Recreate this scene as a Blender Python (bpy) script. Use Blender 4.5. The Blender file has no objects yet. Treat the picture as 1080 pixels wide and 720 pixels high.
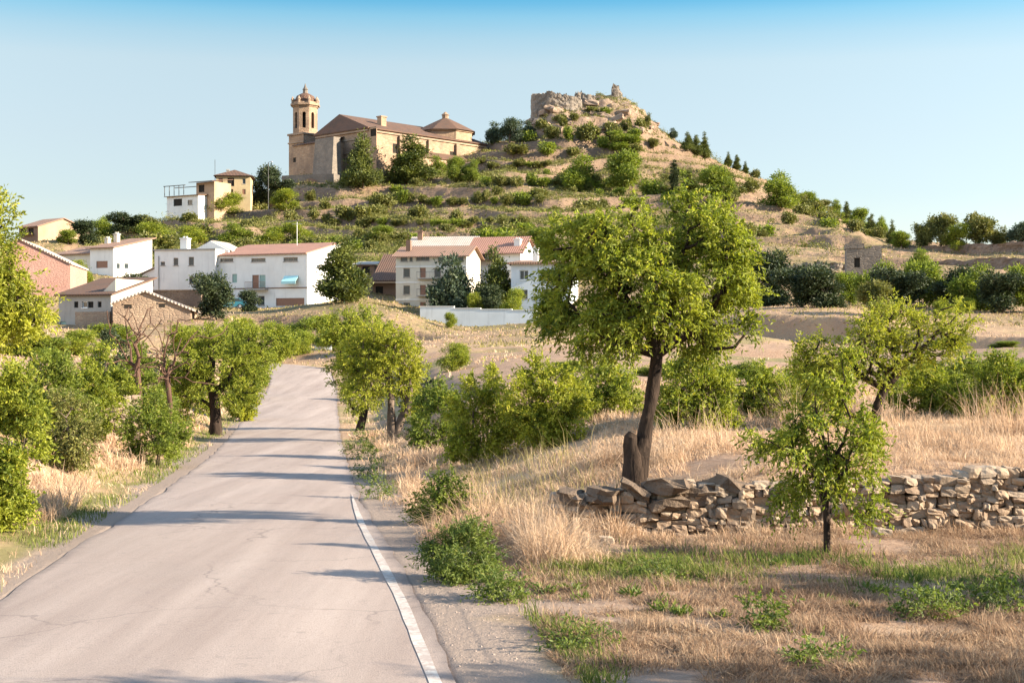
import bpy, math, random
import numpy as np
from mathutils import Vector
R = math.radians
sc = bpy.context.scene
COL = sc.collection
FOC, CAMZ = 1500.0, 2.6

# ------------------------------------------------------------------ helpers
def link(o, parent=None):
    COL.objects.link(o)
    if parent is not None: o.parent = parent
    return o
def tag(o, label=None, cat=None, group=None, kind=None):
    if label: o['label'] = label
    if cat: o['category'] = cat
    if group: o['group'] = group
    if kind: o['kind'] = kind
    return o
def empty(name, loc=(0,0,0), rz=0.0):
    o = bpy.data.objects.new(name, None); o.empty_display_size = 0.3
    o.location = loc; o.rotation_euler = (0,0,rz)
    return link(o)
def npmesh(name, verts, faces, mats, midx=None, smooth=False):
    """verts (N,3), faces (M,4) or (M,3)"""
    me = bpy.data.meshes.new(name)
    verts = np.asarray(verts, dtype=np.float32); faces = np.asarray(faces, dtype=np.int32)
    k = faces.shape[1]
    me.vertices.add(len(verts)); me.vertices.foreach_set('co', verts.ravel())
    me.loops.add(faces.size); me.loops.foreach_set('vertex_index', faces.ravel())
    me.polygons.add(len(faces))
    me.polygons.foreach_set('loop_start', np.arange(0, faces.size, k, dtype=np.int32))
    for m in (mats if isinstance(mats, (list, tuple)) else [mats]): me.materials.append(m)
    if midx is not None: me.polygons.foreach_set('material_index', np.asarray(midx, dtype=np.int32))
    me.polygons.foreach_set('use_smooth', np.full(len(faces), bool(smooth), dtype=bool))
    me.update(calc_edges=True)
    return me
def obj(name, me, parent=None):
    return link(bpy.data.objects.new(name, me), parent)

class MB:
    def __init__(s): s.v = []; s.f = []
    def add(s, vs, fs):
        b = len(s.v); s.v += [tuple(p) for p in vs]; s.f += [tuple(i+b for i in f) for f in fs]
    def box(s, x0, x1, y0, y1, z0, z1):
        s.add([(x0,y0,z0),(x1,y0,z0),(x1,y1,z0),(x0,y1,z0),(x0,y0,z1),(x1,y0,z1),(x1,y1,z1),(x0,y1,z1)],
              [(0,3,2,1),(4,5,6,7),(0,1,5,4),(1,2,6,5),(2,3,7,6),(3,0,4,7)])
    def slab(s, quad, t):
        """thick sheet: four points (top side) lowered by t"""
        q = [tuple(p) for p in quad]; lo = [(p[0],p[1],p[2]-t) for p in q]
        s.add(q+lo, [(0,1,2,3),(7,6,5,4),(0,4,5,1),(1,5,6,2),(2,6,7,3),(3,7,4,0)])
    def prism(s, poly, h):
        """poly: list of xyz, extruded by vector h"""
        n = len(poly); q = [tuple(p) for p in poly]; r = [(p[0]+h[0],p[1]+h[1],p[2]+h[2]) for p in q]
        s.add(q+r, [tuple(range(n))[::-1], tuple(range(n,2*n))]+[(i,(i+1)%n,(i+1)%n+n,i+n) for i in range(n)])
    def lathe(s, prof, n=16, c=(0,0,0), ph=0.0):
        vs = []
        for (r,z) in prof:
            for i in range(n):
                a = ph+2*math.pi*i/n; vs.append((c[0]+r*math.cos(a), c[1]+r*math.sin(a), c[2]+z))
        fs = []
        for k in range(len(prof)-1):
            for i in range(n):
                j = (i+1)%n; fs.append((k*n+i,k*n+j,(k+1)*n+j,(k+1)*n+i))
        fs.append(tuple(range(n))[::-1]); fs.append(tuple(range((len(prof)-1)*n, len(prof)*n)))
        s.add(vs, fs)
    def tube(s, pts, rad, n=8):
        pts = [Vector(p) for p in pts]; vs = []
        for i,p in enumerate(pts):
            d = (pts[min(i+1,len(pts)-1)]-pts[max(i-1,0)]).normalized()
            a = d.cross(Vector((0.31,0.95,0.1))).normalized(); b = d.cross(a)
            r = rad[i] if isinstance(rad,(list,tuple)) else rad
            for k in range(n):
                t = 2*math.pi*k/n; vs.append(p+a*(r*math.cos(t))+b*(r*math.sin(t)))
        m = len(pts)
        fs = [(k*n+i,k*n+(i+1)%n,(k+1)*n+(i+1)%n,(k+1)*n+i) for k in range(m-1) for i in range(n)]
        fs += [tuple(range(n))[::-1], tuple(range((m-1)*n,m*n))]
        s.add(vs, fs)
    def build(s, name, mat, parent=None, smooth=False):
        me = bpy.data.meshes.new(name); me.from_pydata(s.v, [], s.f); me.materials.append(mat)
        if smooth:
            for p in me.polygons: p.use_smooth = True
        me.update()
        return obj(name, me, parent)

# ------------------------------------------------------------------ numpy value noise
_rng0 = np.random.default_rng(7)
_perm = _rng0.random((256,256)).astype(np.float64)
def vnoise(x, y):
    x = np.asarray(x, float); y = np.asarray(y, float)
    xi = np.floor(x).astype(int); yi = np.floor(y).astype(int)
    fx = x-xi; fy = y-yi; fx = fx*fx*(3-2*fx); fy = fy*fy*(3-2*fy)
    g = lambda a,b: _perm[a & 255, b & 255]
    return (g(xi,yi)*(1-fx)+g(xi+1,yi)*fx)*(1-fy)+(g(xi,yi+1)*(1-fx)+g(xi+1,yi+1)*fx)*fy
def fbm(x, y, sc_=1.0, o=4):
    t = 0; a = 0.5; x = np.asarray(x)/sc_; y = np.asarray(y)/sc_
    for i in range(o):
        t = t+a*(vnoise(x+17.3*i, y+9.1*i)-0.5); a *= 0.5; x = x*2.03; y = y*2.03
    return t*2
def sstep(a, b, x):
    t = np.clip((np.asarray(x, float)-a)/(b-a), 0, 1); return t*t*(3-2*t)

# ------------------------------------------------------------------ the road's course and the land
RY = np.array([-40, -10, 0, 10.2, 16.8, 25.7, 40, 55, 67, 85, 92, 100])
RX = np.array([4.9, .9, -.85, -2.45, -3.42, -4.65, -6.55, -8.7, -10.3, -12.55, -13.5, -14.9])
RZ = np.array([.1, .1, .08, .03, -.04, -.27, -.6, -.86, -.84, -.4, -.02, .5])
_far = [(-14.9,100,.5),(-16.4,105,.7),(-19,109.5,.85),(-22.8,112.8,1.0),(-28,115,1.15),(-36,116.5,1.3),(-50,118,1.6)]
_ys = np.linspace(-40, 100, 281)
def _smooth(v, n=9):
    k = np.ones(n)/n; p = np.pad(v, n//2, mode='edge')
    p[:n//2] = v[0]-(v[1]-v[0])*np.arange(n//2,0,-1); p[-(n//2):] = v[-1]+(v[-1]-v[-2])*np.arange(1,n//2+1)
    return np.convolve(p, k, 'valid')
path = [(x,y,z) for x,y,z in zip(_smooth(_smooth(np.interp(_ys,RY,RX))), _ys, _smooth(_smooth(np.interp(_ys,RY,RZ))))]
_f = np.array(_far); _t = np.arange(len(_f)); _tt = np.linspace(0, len(_f)-1, 61)[1:]
path += [tuple(p) for p in np.stack([_smooth(np.interp(_tt,_t,_f[:,i]),7) for i in range(3)],1)]
PATH = np.array(path)
ROADW = 2.12
def road_dist(x, y):
    """distance to the centre line, height of the road there, signed side (+ right)"""
    x = np.asarray(x, float).ravel(); y = np.asarray(y, float).ravel()
    d = np.full(x.shape, 1e9); z = np.zeros(x.shape); s = np.ones(x.shape)
    near = (y < 135) & (x < 25) & (x > -70)
    xi = x[near]; yi = y[near]
    D = np.full(xi.shape, 1e9); Z = np.zeros(xi.shape); S = np.ones(xi.shape)
    P = PATH[::2]
    for a in range(0, len(xi), 20000):
        q = np.stack([xi[a:a+20000], yi[a:a+20000]], 1)
        dd = (q[:,None,0]-P[None,:,0])**2+(q[:,None,1]-P[None,:,1])**2
        j = dd.argmin(1); jn = np.clip(j, 1, len(P)-2)
        t = P[jn+1,:2]-P[jn-1,:2]; t /= np.linalg.norm(t,axis=1)[:,None]
        r = q-P[jn,:2]
        side = t[:,1]*r[:,0]-t[:,0]*r[:,1]
        along = (t*r).sum(1)
        L = np.linalg.norm(P[jn+1,:2]-P[jn-1,:2],axis=1)
        Z[a:a+20000] = P[jn,2]+(P[jn+1,2]-P[jn-1,2])*along/L
        D[a:a+20000] = np.where((j==0)|(j==len(P)-1), np.sqrt(dd.min(1)), np.abs(side))
        S[a:a+20000] = np.sign(side)
    d[near] = D; z[near] = Z; s[near] = S
    return d, z, s

def _rows():
    out = []
    def z(Y, **k): pass
    def addz(Y, L):
        for px, v in L: out.append(((px-540)/FOC, Y, v))
    def addp(Y, L):
        for px, py in L: out.append(((px-540)/FOC, Y, CAMZ+(360-py)/FOC*Y))
    addz(8,  [(-360,.6),(100,.6),(540,.8),(1000,.8),(1440,.8)])
    addz(14, [(-360,.6),(100,.5),(540,.8),(1000,.8),(1440,.8)])
    addz(20, [(-360,.6),(0,.5),(150,.4),(540,.75),(800,.8),(1080,.8),(1440,.8)])
    addz(30, [(-360,.9),(0,.6),(150,.3),(450,.6),(600,.8),(850,.85),(1080,.85),(1440,.9)])
    addz(45, [(-360,1.2),(0,.7),(150,.2),(230,-.1),(380,0),(500,.75),(700,1.0),(1080,1.0),(1440,1.1)])
    addz(65, [(-360,1.8),(0,1.2),(150,.4),(400,.1),(500,1.0),(700,1.35),(1080,1.4),(1440,1.5)])
    addz(95, [(-360,3),(0,2.2),(150,1.6),(250,1.0),(400,.9),(480,1.7),(700,2.0),(1080,2.1),(1440,2.3)])
    addp(110,[(760,356),(850,357),(940,357)])
    addp(120,[(800,335),(900,333)])
    addp(127,[(-360,345),(0,350),(100,352),(200,356),(300,361),(370,362),(450,362),(560,357),(700,348),(800,329),(900,327),(1000,338),(1080,340),(1440,345)])
    addp(145,[(-360,335),(60,345),(130,346),(200,338),(270,340),(330,344),(380,341),(450,350),(540,349),(600,345),(700,335),(800,325),(900,324),(1000,326),(1080,326),(1440,330)])
    addp(156,[(330,324),(380,321),(425,330)])
    addp(175,[(0,313),(100,320),(200,327),(300,326),(380,324),(450,340),(560,339),(700,325),(800,321),(900,319),(1080,319),(1440,315)])
    addp(210,[(-360,295),(0,300),(60,302),(130,300),(200,317),(300,319),(350,315),(400,320),(450,328),(540,322),(640,308),(800,287),(900,288),(1000,288),(1080,288),(1440,288)])
    addp(230,[(860,278),(940,278),(1020,277),(1100,276),(1440,280)])
    addp(250,[(-360,280),(0,272),(60,268),(130,275),(200,278),(300,282),(400,285),(500,285),(600,282),(700,275),(800,263),(900,258),(960,256),(1080,255),(1440,270)])
    addp(300,[(-360,290),(0,256),(60,250),(130,252),(200,252),(300,252),(400,250),(520,248),(600,246),(700,240),(800,235),(880,240),(940,252),(1000,262),(1080,265),(1440,290)])
    addp(350,[(-360,300),(0,265),(60,262),(130,246),(200,226),(260,222),(320,218),(400,214),(500,210),(600,205),(700,205),(800,212),(880,230),(940,255),(1000,272),(1080,280),(1440,300)])
    addp(395,[(0,280),(130,252),(200,226),(265,212),(320,187),(400,187),(500,172),(600,175),(700,178),(760,185),(800,198),(850,218),(900,242),(950,265),(1080,290)])
    addp(420,[(220,232),(320,190),(400,186),(460,172),(500,156),(540,149),(570,143),(640,142),(690,150),(740,166),(800,190),(850,211),(900,240),(950,268)])
    addp(440,[(320,200),(400,190),(500,154),(530,147),(556,138),(580,112),(640,104),(668,113),(690,133),(740,161),(800,186),(850,210)])
    addp(460,[(556,145),(600,110),(650,105),(684,130),(740,166),(800,193)])
    addp(520,[(-360,320),(0,300),(200,262),(400,230),(600,190),(700,205),(800,240),(1000,300),(1440,330)])
    addp(700,[(-360,362),(200,361),(600,350),(900,361),(1440,362)])
    addp(1200,[(-360,363),(200,363),(600,362),(900,363),(1440,363)])
    addp(2600,[(-360,361.6),(540,361.6),(1440,361.6)])
    return np.array(out)
_CP = _rows()
_cu = _CP[:,0]*4; _cv = np.log(_CP[:,1])*1.3; _ce = (_CP[:,2]-CAMZ)/_CP[:,1]
def _K(r2): return 0.5*r2*np.log(r2+1e-12)
_n = len(_CP)
_A = np.zeros((_n+3,_n+3))
_A[:_n,:_n] = _K((_cu[:,None]-_cu[None])**2+(_cv[:,None]-_cv[None])**2)+np.eye(_n)*1e-4
_A[:_n,_n] = 1; _A[:_n,_n+1] = _cu; _A[:_n,_n+2] = _cv; _A[_n:,:_n] = _A[:_n,_n:].T
_W = np.linalg.solve(_A, np.concatenate([_ce, np.zeros(3)]))
def land(x, y):
    Y = np.clip(y, 8, 2600); u = np.clip(x/np.maximum(Y,1), -.62, .62)*4; v = np.log(Y)*1.3
    e = np.empty(len(x))
    for a in range(0, len(x), 40000):
        s = slice(a, a+40000)
        e[s] = _K((u[s,None]-_cu[None])**2+(v[s,None]-_cv[None])**2)@_W[:_n]+_W[_n]+_W[_n+1]*u[s]+_W[_n+2]*v[s]
    return CAMZ+e*Y
WALLY = 19.75
def ground_full(x, y):
    x = np.asarray(x, float); shp = x.shape; x = x.ravel(); y = np.asarray(y, float).ravel()
    z = land(x, y)
    # terraced slope of the hill
    hm = sstep(235, 275, y)*sstep(700, 560, y)*sstep(14, 22, z)
    st = 4.3
    zw = z+fbm(x, y, 45, 3)*4.6+fbm(x, y, 12, 3)*1.6
    t = zw/st; fr = t-np.floor(t)
    tz = z+(sstep(.78, .97, fr)-fr)*st
    cap = sstep(60, 70, z)
    hm = hm*(.35+.65*sstep(-.35,.05,fbm(x+70, y*2, 38, 3)))
    z = z+(tz-z)*hm*(.82-.42*cap)
    # short steep field banks
    for (x0_,y0_,x1_,y1_,A_,back) in ((16,126,40,108,1.9,16),(-27,152,-9,143,1.2,12),(-12,105,24,100,.7,10),(58,236,112,219,2.0,12)):
        tt = np.clip((x-x0_)/(x1_-x0_), -1, 2); s_ = y-(y0_+(y1_-y0_)*tt)-fbm(x,y,6,2)*1.2
        z = z-A_*(1-sstep(0,1.5,s_))*sstep(-back,-.5,s_)*sstep(-.16,.05,tt)*sstep(1.16,.95,tt)
    # rough ground
    z = z+fbm(x, y, 22, 4)*1.1*sstep(120, 300, y)+fbm(x, y, 5, 3)*.35*sstep(100, 260, y)
    z = z+cap*sstep(380,430,y)*sstep(560,500,y)*(fbm(x, y, 9, 4)*2.6+np.abs(fbm(x*.6, y*1.4, 4, 3))*1.6)
    z = z+fbm(x, y, 3.0, 4)*.10*sstep(5, 20, y)+fbm(x, y, .7, 3)*.05
    # field below the dry-stone wall
    d, rz, side = road_dist(x, y)
    right = (side > 0) | (x > 24)
    soft = sstep(1.4, -.8, x)
    yb = WALLY-.9*soft; wid = .16+2.2*soft
    low = .0+fbm(x, y, 2.2, 4)*.09+fbm(x, y, .35, 3)*.035
    m = sstep(0, 1, (y-yb)/wid)
    m = np.where(right, m, 1.0)
    z = np.where(y < 60, low*(1-m)+z*m, z)
    w = np.where(right, sstep(2.7, 8.0, d), sstep(2.5, 6.0, d))
    z = rz*(1-w)+z*w+(1-sstep(2.2,2.6,d))*0 
    rw_ = np.interp(y, [14,21,30,42,62], [2.12,1.96,1.86,1.86,2.08])
    z = np.where(d < 2.45, np.minimum(z, rz-.05+.042*sstep(rw_-.12,rw_+.06,d)), z)
    masks = dict(d=d.reshape(shp), side=np.where(right,1,-1).reshape(shp), m=m.reshape(shp), cap=cap.reshape(shp), hm=hm.reshape(shp))
    return z.reshape(shp), masks
def gz(x, y):
    return float(ground_full(np.array([x]), np.array([y]))[0][0])
_YS = np.concatenate([np.arange(9,60,.15), np.arange(60,200,.6), np.arange(200,480,.8)])
def hit(px, py):
    u = (px-540)/FOC; z = ground_full(u*_YS, _YS)[0]; ray = CAMZ+(360-py)/FOC*_YS
    k = np.argmax(z >= ray)
    if z[k] < ray[k]: k = int(np.argmax(z-ray))
    Y = _YS[k]; return (u*Y, Y, z[k])

# ------------------------------------------------------------------ materials
def newmat(name):
    m = bpy.data.materials.new(name); m.use_nodes = True
    nt = m.node_tree; nt.nodes.clear()
    return m, nt
def N(nt, t, **k):
    n = nt.nodes.new(t)
    for a, b in k.items(): setattr(n, a, b)
    return n
def ramp(nt, stops, fac=None, interp='LINEAR'):
    r = N(nt, 'ShaderNodeValToRGB'); r.color_ramp.interpolation = interp
    e = r.color_ramp.elements
    while len(e) < len(stops): e.new(0.5)
    for i, (p, c) in enumerate(stops):
        e[i].position = p; e[i].color = (c[0],c[1],c[2],1) if isinstance(c,(tuple,list)) else (c,c,c,1)
    if fac is not None: nt.links.new(fac, r.inputs['Fac'])
    return r
def mixc(nt, fac, a, b, mode='MIX'):
    m = N(nt, 'ShaderNodeMix', data_type='RGBA', blend_type=mode)
    for sck, v in ((m.inputs[0],fac),(m.inputs[6],a),(m.inputs[7],b)):
        if isinstance(v, (int,float)): sck.default_value = v
        elif isinstance(v, tuple): sck.default_value = (v[0],v[1],v[2],1)
        else: nt.links.new(v, sck)
    return m.outputs[2]
def math_(nt, op, a, b=0.0, clamp=False):
    m = N(nt, 'ShaderNodeMath', operation=op); m.use_clamp = clamp
    for i, v in enumerate((a,b)):
        if isinstance(v,(int,float)): m.inputs[i].default_value = v
        else: nt.links.new(v, m.inputs[i])
    return m.outputs[0]
def noise(nt, scale, detail=4, rough=.55, coord=None, dist=0.0):
    n = N(nt, 'ShaderNodeTexNoise'); n.inputs['Scale'].default_value = scale; n.inputs['Detail'].default_value = detail
    n.inputs['Roughness'].default_value = rough; n.inputs['Distortion'].default_value = dist
    if coord is not None: nt.links.new(coord, n.inputs['Vector'])
    return n.outputs['Fac']
def finish(nt, color, rough=.85, bump=None, bstr=.4, bdist=.02, spec=.25, metal=0.0):
    p = N(nt, 'ShaderNodeBsdfPrincipled'); o = N(nt, 'ShaderNodeOutputMaterial')
    if isinstance(color, tuple): p.inputs['Base Color'].default_value = (*color,1)
    else: nt.links.new(color, p.inputs['Base Color'])
    p.inputs['Roughness'].default_value = rough; p.inputs['Specular IOR Level'].default_value = spec
    p.inputs['Metallic'].default_value = metal
    if bump is not None:
        b = N(nt, 'ShaderNodeBump'); b.inputs['Strength'].default_value = bstr; b.inputs['Distance'].default_value = bdist
        nt.links.new(bump, b.inputs['Height']); nt.links.new(b.outputs[0], p.inputs['Normal'])
    nt.links.new(p.outputs[0], o.inputs[0])
    return p
def ocoord(nt): return N(nt, 'ShaderNodeTexCoord').outputs['Object']
def scaled(nt, vec, s):
    m = N(nt, 'ShaderNodeMapping'); m.inputs['Scale'].default_value = s; nt.links.new(vec, m.inputs['Vector']); return m.outputs[0]

def plaster(name, c, dark=.75, scale=.35):
    m, nt = newmat(name); co = ocoord(nt)
    n1 = noise(nt, scale, 5, .6, co); n2 = noise(nt, 1.0, 4, .6, scaled(nt, co, (2.2,2.2,.25))); n3 = noise(nt, 18, 3, .6, co)
    col = mixc(nt, ramp(nt, [(.35,0),(.7,1)], n1).outputs[0], c, tuple(x*dark for x in c))
    col = mixc(nt, ramp(nt, [(.55,0),(.75,.5)], n2).outputs[0], col, tuple(x*.62 for x in c))
    finish(nt, col, .9, n3, .3, .02); return m
def tiles(name, ca, cb, cc, axis='X', pitch=.22):
    m, nt = newmat(name); co = ocoord(nt)
    w = N(nt, 'ShaderNodeTexWave', wave_type='BANDS', bands_direction=axis); w.inputs['Scale'].default_value = .9
    w.inputs['Distortion'].default_value = .6; nt.links.new(co, w.inputs['Vector'])
    n1 = noise(nt, .5, 4, .6, co); n2 = noise(nt, 4.5, 3, .7, co)
    col = mixc(nt, n2, ca, cb); col = mixc(nt, ramp(nt, [(.45,0),(.7,.8)], n1).outputs[0], col, cc)
    col = mixc(nt, math_(nt, 'MULTIPLY', ramp(nt, [(.0,1),(.45,0)], w.outputs['Fac']).outputs[0], .55), col, tuple(x*.55 for x in ca))
    finish(nt, col, .9, w.outputs['Fac'], .7, .08); return m
def masonry(name, ca, cb, cc, bw=.55, bh=.28, mortar=.3, rough=.92):
    """coursed rubble stone from a 3-D cell pattern"""
    m, nt = newmat(name); co = ocoord(nt)
    v = N(nt, 'ShaderNodeTexVoronoi'); v.inputs['Scale'].default_value = 1; v.inputs['Randomness'].default_value = .75
    nt.links.new(scaled(nt, co, (1/bw,1/bw,1/bh)), v.inputs['Vector'])
    e = N(nt, 'ShaderNodeTexVoronoi', feature='DISTANCE_TO_EDGE'); e.inputs['Scale'].default_value = 1; e.inputs['Randomness'].default_value = .75
    nt.links.new(scaled(nt, co, (1/bw,1/bw,1/bh)), e.inputs['Vector'])
    sep = N(nt, 'ShaderNodeSeparateColor'); nt.links.new(v.outputs['Color'], sep.inputs[0])
    n1 = noise(nt, .22, 5, .62, co)
    col = mixc(nt, sep.outputs[0], ca, cb)
    col = mixc(nt, ramp(nt, [(.42,0),(.66,.85)], n1).outputs[0], col, cc)
    col = mixc(nt, ramp(nt, [(.0,mortar),(.09,0)], e.outputs['Distance']).outputs[0], col, tuple(x*.45 for x in ca))
    finish(nt, col, rough, ramp(nt, [(0,0),(.15,1)], e.outputs['Distance']).outputs[0], .6, .05); return m
def plain(name, c, rough=.6, spec=.4, metal=0.0, var=.15, sc_=3.0):
    m, nt = newmat(name); n1 = noise(nt, sc_, 4, .6, ocoord(nt))
    finish(nt, mixc(nt, n1, tuple(x*(1-var) for x in c), tuple(min(1,x*(1+var)) for x in c)), rough, None, spec=spec, metal=metal); return m
def leafmat(name, cols, trans=.38, tint=(1.15,1.2,.55), patch=.9):
    """cols: dark, mid, light, dry"""
    m, nt = newmat(name); g = N(nt, 'ShaderNodeNewGeometry'); co = ocoord(nt)
    r = ramp(nt, [(0,cols[0]),(.45,cols[1]),(.88,cols[2]),(1.0,cols[3])], g.outputs['Random Per Island'])
    n1 = noise(nt, patch, 3, .6, co)
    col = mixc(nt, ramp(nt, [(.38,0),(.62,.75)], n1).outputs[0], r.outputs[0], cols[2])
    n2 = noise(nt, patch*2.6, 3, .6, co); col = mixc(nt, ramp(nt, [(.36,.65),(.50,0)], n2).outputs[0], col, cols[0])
    d = N(nt, 'ShaderNodeBsdfPrincipled'); d.inputs['Roughness'].default_value = .55; d.inputs['Specular IOR Level'].default_value = .25
    nt.links.new(col, d.inputs['Base Color'])
    t = N(nt, 'ShaderNodeBsdfTranslucent'); nt.links.new(mixc(nt, 1.0, col, tint, 'MULTIPLY'), t.inputs['Color'])
    mx = N(nt, 'ShaderNodeMixShader'); mx.inputs[0].default_value = trans
    nt.links.new(d.outputs[0], mx.inputs[1]); nt.links.new(t.outputs[0], mx.inputs[2])
    o = N(nt, 'ShaderNodeOutputMaterial'); nt.links.new(mx.outputs[0], o.inputs[0]); return m
def barkmat(name, c, c2):
    m, nt = newmat(name); co = ocoord(nt)
    n1 = noise(nt, 9, 5, .7, scaled(nt, co, (1,1,.35)), .6); n2 = noise(nt, 1.5, 3, .6, co)
    col = mixc(nt, ramp(nt, [(.35,0),(.65,1)], n1).outputs[0], c, c2)
    col = mixc(nt, math_(nt,'MULTIPLY',n2,.4), col, tuple(x*.5 for x in c))
    finish(nt, col, .95, n1, 1.0, .03, spec=.1); return m

M = {}
M['white'] = plaster('white_plaster', (.70,.685,.65), .84)
M['white_cool'] = plaster('whitewash', (.62,.65,.67), .84)
M['cream'] = plaster('cream_plaster', (.58,.53,.44), .82)
M['ochre'] = plaster('ochre_plaster', (.44,.34,.20), .75)
M['tanplaster'] = plaster('tan_plaster', (.38,.265,.175), .75)
M['grey'] = plaster('grey_render', (.36,.34,.31), .75)
M['salmon'] = masonry('salmon_brick', (.37,.20,.16), (.41,.235,.19), (.41,.255,.21), .4, .12, .15)
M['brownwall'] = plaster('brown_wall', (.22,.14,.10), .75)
M['tile'] = tiles('terracotta_tiles', (.25,.145,.10), (.31,.195,.14), (.21,.145,.11))
M['tile_y'] = tiles('terracotta_tiles_cross', (.25,.145,.10), (.31,.195,.14), (.21,.145,.11), 'Y')
M['tile_red'] = tiles('red_tiles', (.31,.155,.11), (.36,.20,.15), (.27,.155,.12))
M['tile_old'] = tiles('weathered_tiles', (.115,.062,.042), (.15,.09,.062), (.085,.062,.048), 'X')
M['tile_pale'] = tiles('pale_tiles', (.44,.36,.30), (.50,.42,.36), (.38,.30,.25))
M['stone'] = masonry('village_stone', (.31,.215,.15), (.38,.28,.195), (.22,.16,.12), .42, .24)
M['ashlar'] = masonry('church_ashlar', (.30,.20,.13), (.385,.265,.175), (.185,.13,.095), .9, .45, .35)
M['castle'] = masonry('castle_rubble', (.19,.16,.132), (.245,.20,.16), (.13,.113,.098), .8, .4, .4)
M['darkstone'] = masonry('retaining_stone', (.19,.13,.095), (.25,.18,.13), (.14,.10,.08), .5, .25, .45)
M['glass'] = plain('window_glass', (.035,.045,.05), .12, .5, var=.3)
M['frame'] = plain('window_frame_paint', (.30,.24,.19), .6)
M['frame_w'] = plain('window_frame_white', (.7,.7,.68), .6)
M['shutter'] = plain('brown_shutter', (.22,.11,.07), .6)
M['awning'] = plain('turquoise_awning', (.34,.60,.62), .6)
M['greendoor'] = plain('grey_green_door', (.24,.36,.32), .5)
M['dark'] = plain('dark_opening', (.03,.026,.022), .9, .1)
M['metal'] = plain('galvanised_metal', (.4,.41,.42), .45, .5, .7)
M['iron'] = plain('dark_iron', (.05,.05,.05), .5, .4)
M['carpaint'] = plain('teal_car_paint', (.03,.15,.20), .25, .6)
M['rubber'] = plain('tyre_rubber', (.02,.02,.02), .9, .1)
M['signwhite'] = plain('faded_white_paint', (.75,.77,.78), .5)
M['bark'] = barkmat('almond_bark', (.022,.016,.013), (.065,.045,.034))
M['bark_l'] = barkmat('grey_bark', (.10,.075,.058), (.20,.15,.12))
M['deadwood'] = barkmat('dead_wood', (.075,.042,.03), (.15,.09,.065))
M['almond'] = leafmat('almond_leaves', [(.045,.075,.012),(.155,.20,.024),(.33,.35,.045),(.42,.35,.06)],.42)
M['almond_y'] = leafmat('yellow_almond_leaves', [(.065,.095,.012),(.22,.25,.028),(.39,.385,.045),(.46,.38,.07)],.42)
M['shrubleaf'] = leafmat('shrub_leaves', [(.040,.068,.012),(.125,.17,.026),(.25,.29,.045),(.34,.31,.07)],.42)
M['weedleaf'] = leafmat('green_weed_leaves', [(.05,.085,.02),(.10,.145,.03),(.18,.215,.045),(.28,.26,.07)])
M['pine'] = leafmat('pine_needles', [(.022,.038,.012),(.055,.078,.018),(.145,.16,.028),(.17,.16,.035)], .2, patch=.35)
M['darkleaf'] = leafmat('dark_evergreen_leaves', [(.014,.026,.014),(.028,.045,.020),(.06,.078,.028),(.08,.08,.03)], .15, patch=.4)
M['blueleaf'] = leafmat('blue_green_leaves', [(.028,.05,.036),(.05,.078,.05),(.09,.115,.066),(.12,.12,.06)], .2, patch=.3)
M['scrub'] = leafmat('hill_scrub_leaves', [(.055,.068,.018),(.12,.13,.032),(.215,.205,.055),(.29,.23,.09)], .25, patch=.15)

# grass materials
def grassmat(name, cols, trans=.3):
    m, nt = newmat(name); g = N(nt, 'ShaderNodeNewGeometry')
    pos = g.outputs['Position']
    n = noise(nt, .45, 3, .6, pos)
    f = math_(nt, 'ADD', math_(nt, 'MULTIPLY', g.outputs['Random Per Island'], .6), math_(nt, 'MULTIPLY', math_(nt,'SUBTRACT',n,.3), 1.0), True)
    r = ramp(nt, [(0,cols[0]),(.35,cols[1]),(.7,cols[2]),(1,cols[3])], f)
    d = N(nt, 'ShaderNodeBsdfDiffuse'); t = N(nt, 'ShaderNodeBsdfTranslucent'); mx = N(nt, 'ShaderNodeMixShader'); mx.inputs[0].default_value = trans
    nt.links.new(r.outputs[0], d.inputs[0]); nt.links.new(r.outputs[0], t.inputs[0])
    nt.links.new(d.outputs[0], mx.inputs[1]); nt.links.new(t.outputs[0], mx.inputs[2])
    o = N(nt, 'ShaderNodeOutputMaterial'); nt.links.new(mx.outputs[0], o.inputs[0]); return m
M['straw'] = grassmat('dry_straw', [(.28,.165,.10),(.45,.30,.19),(.60,.44,.30),(.68,.55,.42)])
M['stubble'] = grassmat('stubble_straw', [(.15,.085,.055),(.28,.18,.115),(.40,.285,.19),(.50,.39,.28)])
M['green'] = grassmat('green_grass_blades', [(.055,.085,.02),(.10,.135,.03),(.18,.195,.05),(.30,.27,.10)])
M['olivegrass'] = grassmat('olive_grass_blades', [(.16,.15,.05),(.23,.20,.075),(.30,.25,.11),(.38,.30,.15)])

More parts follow.
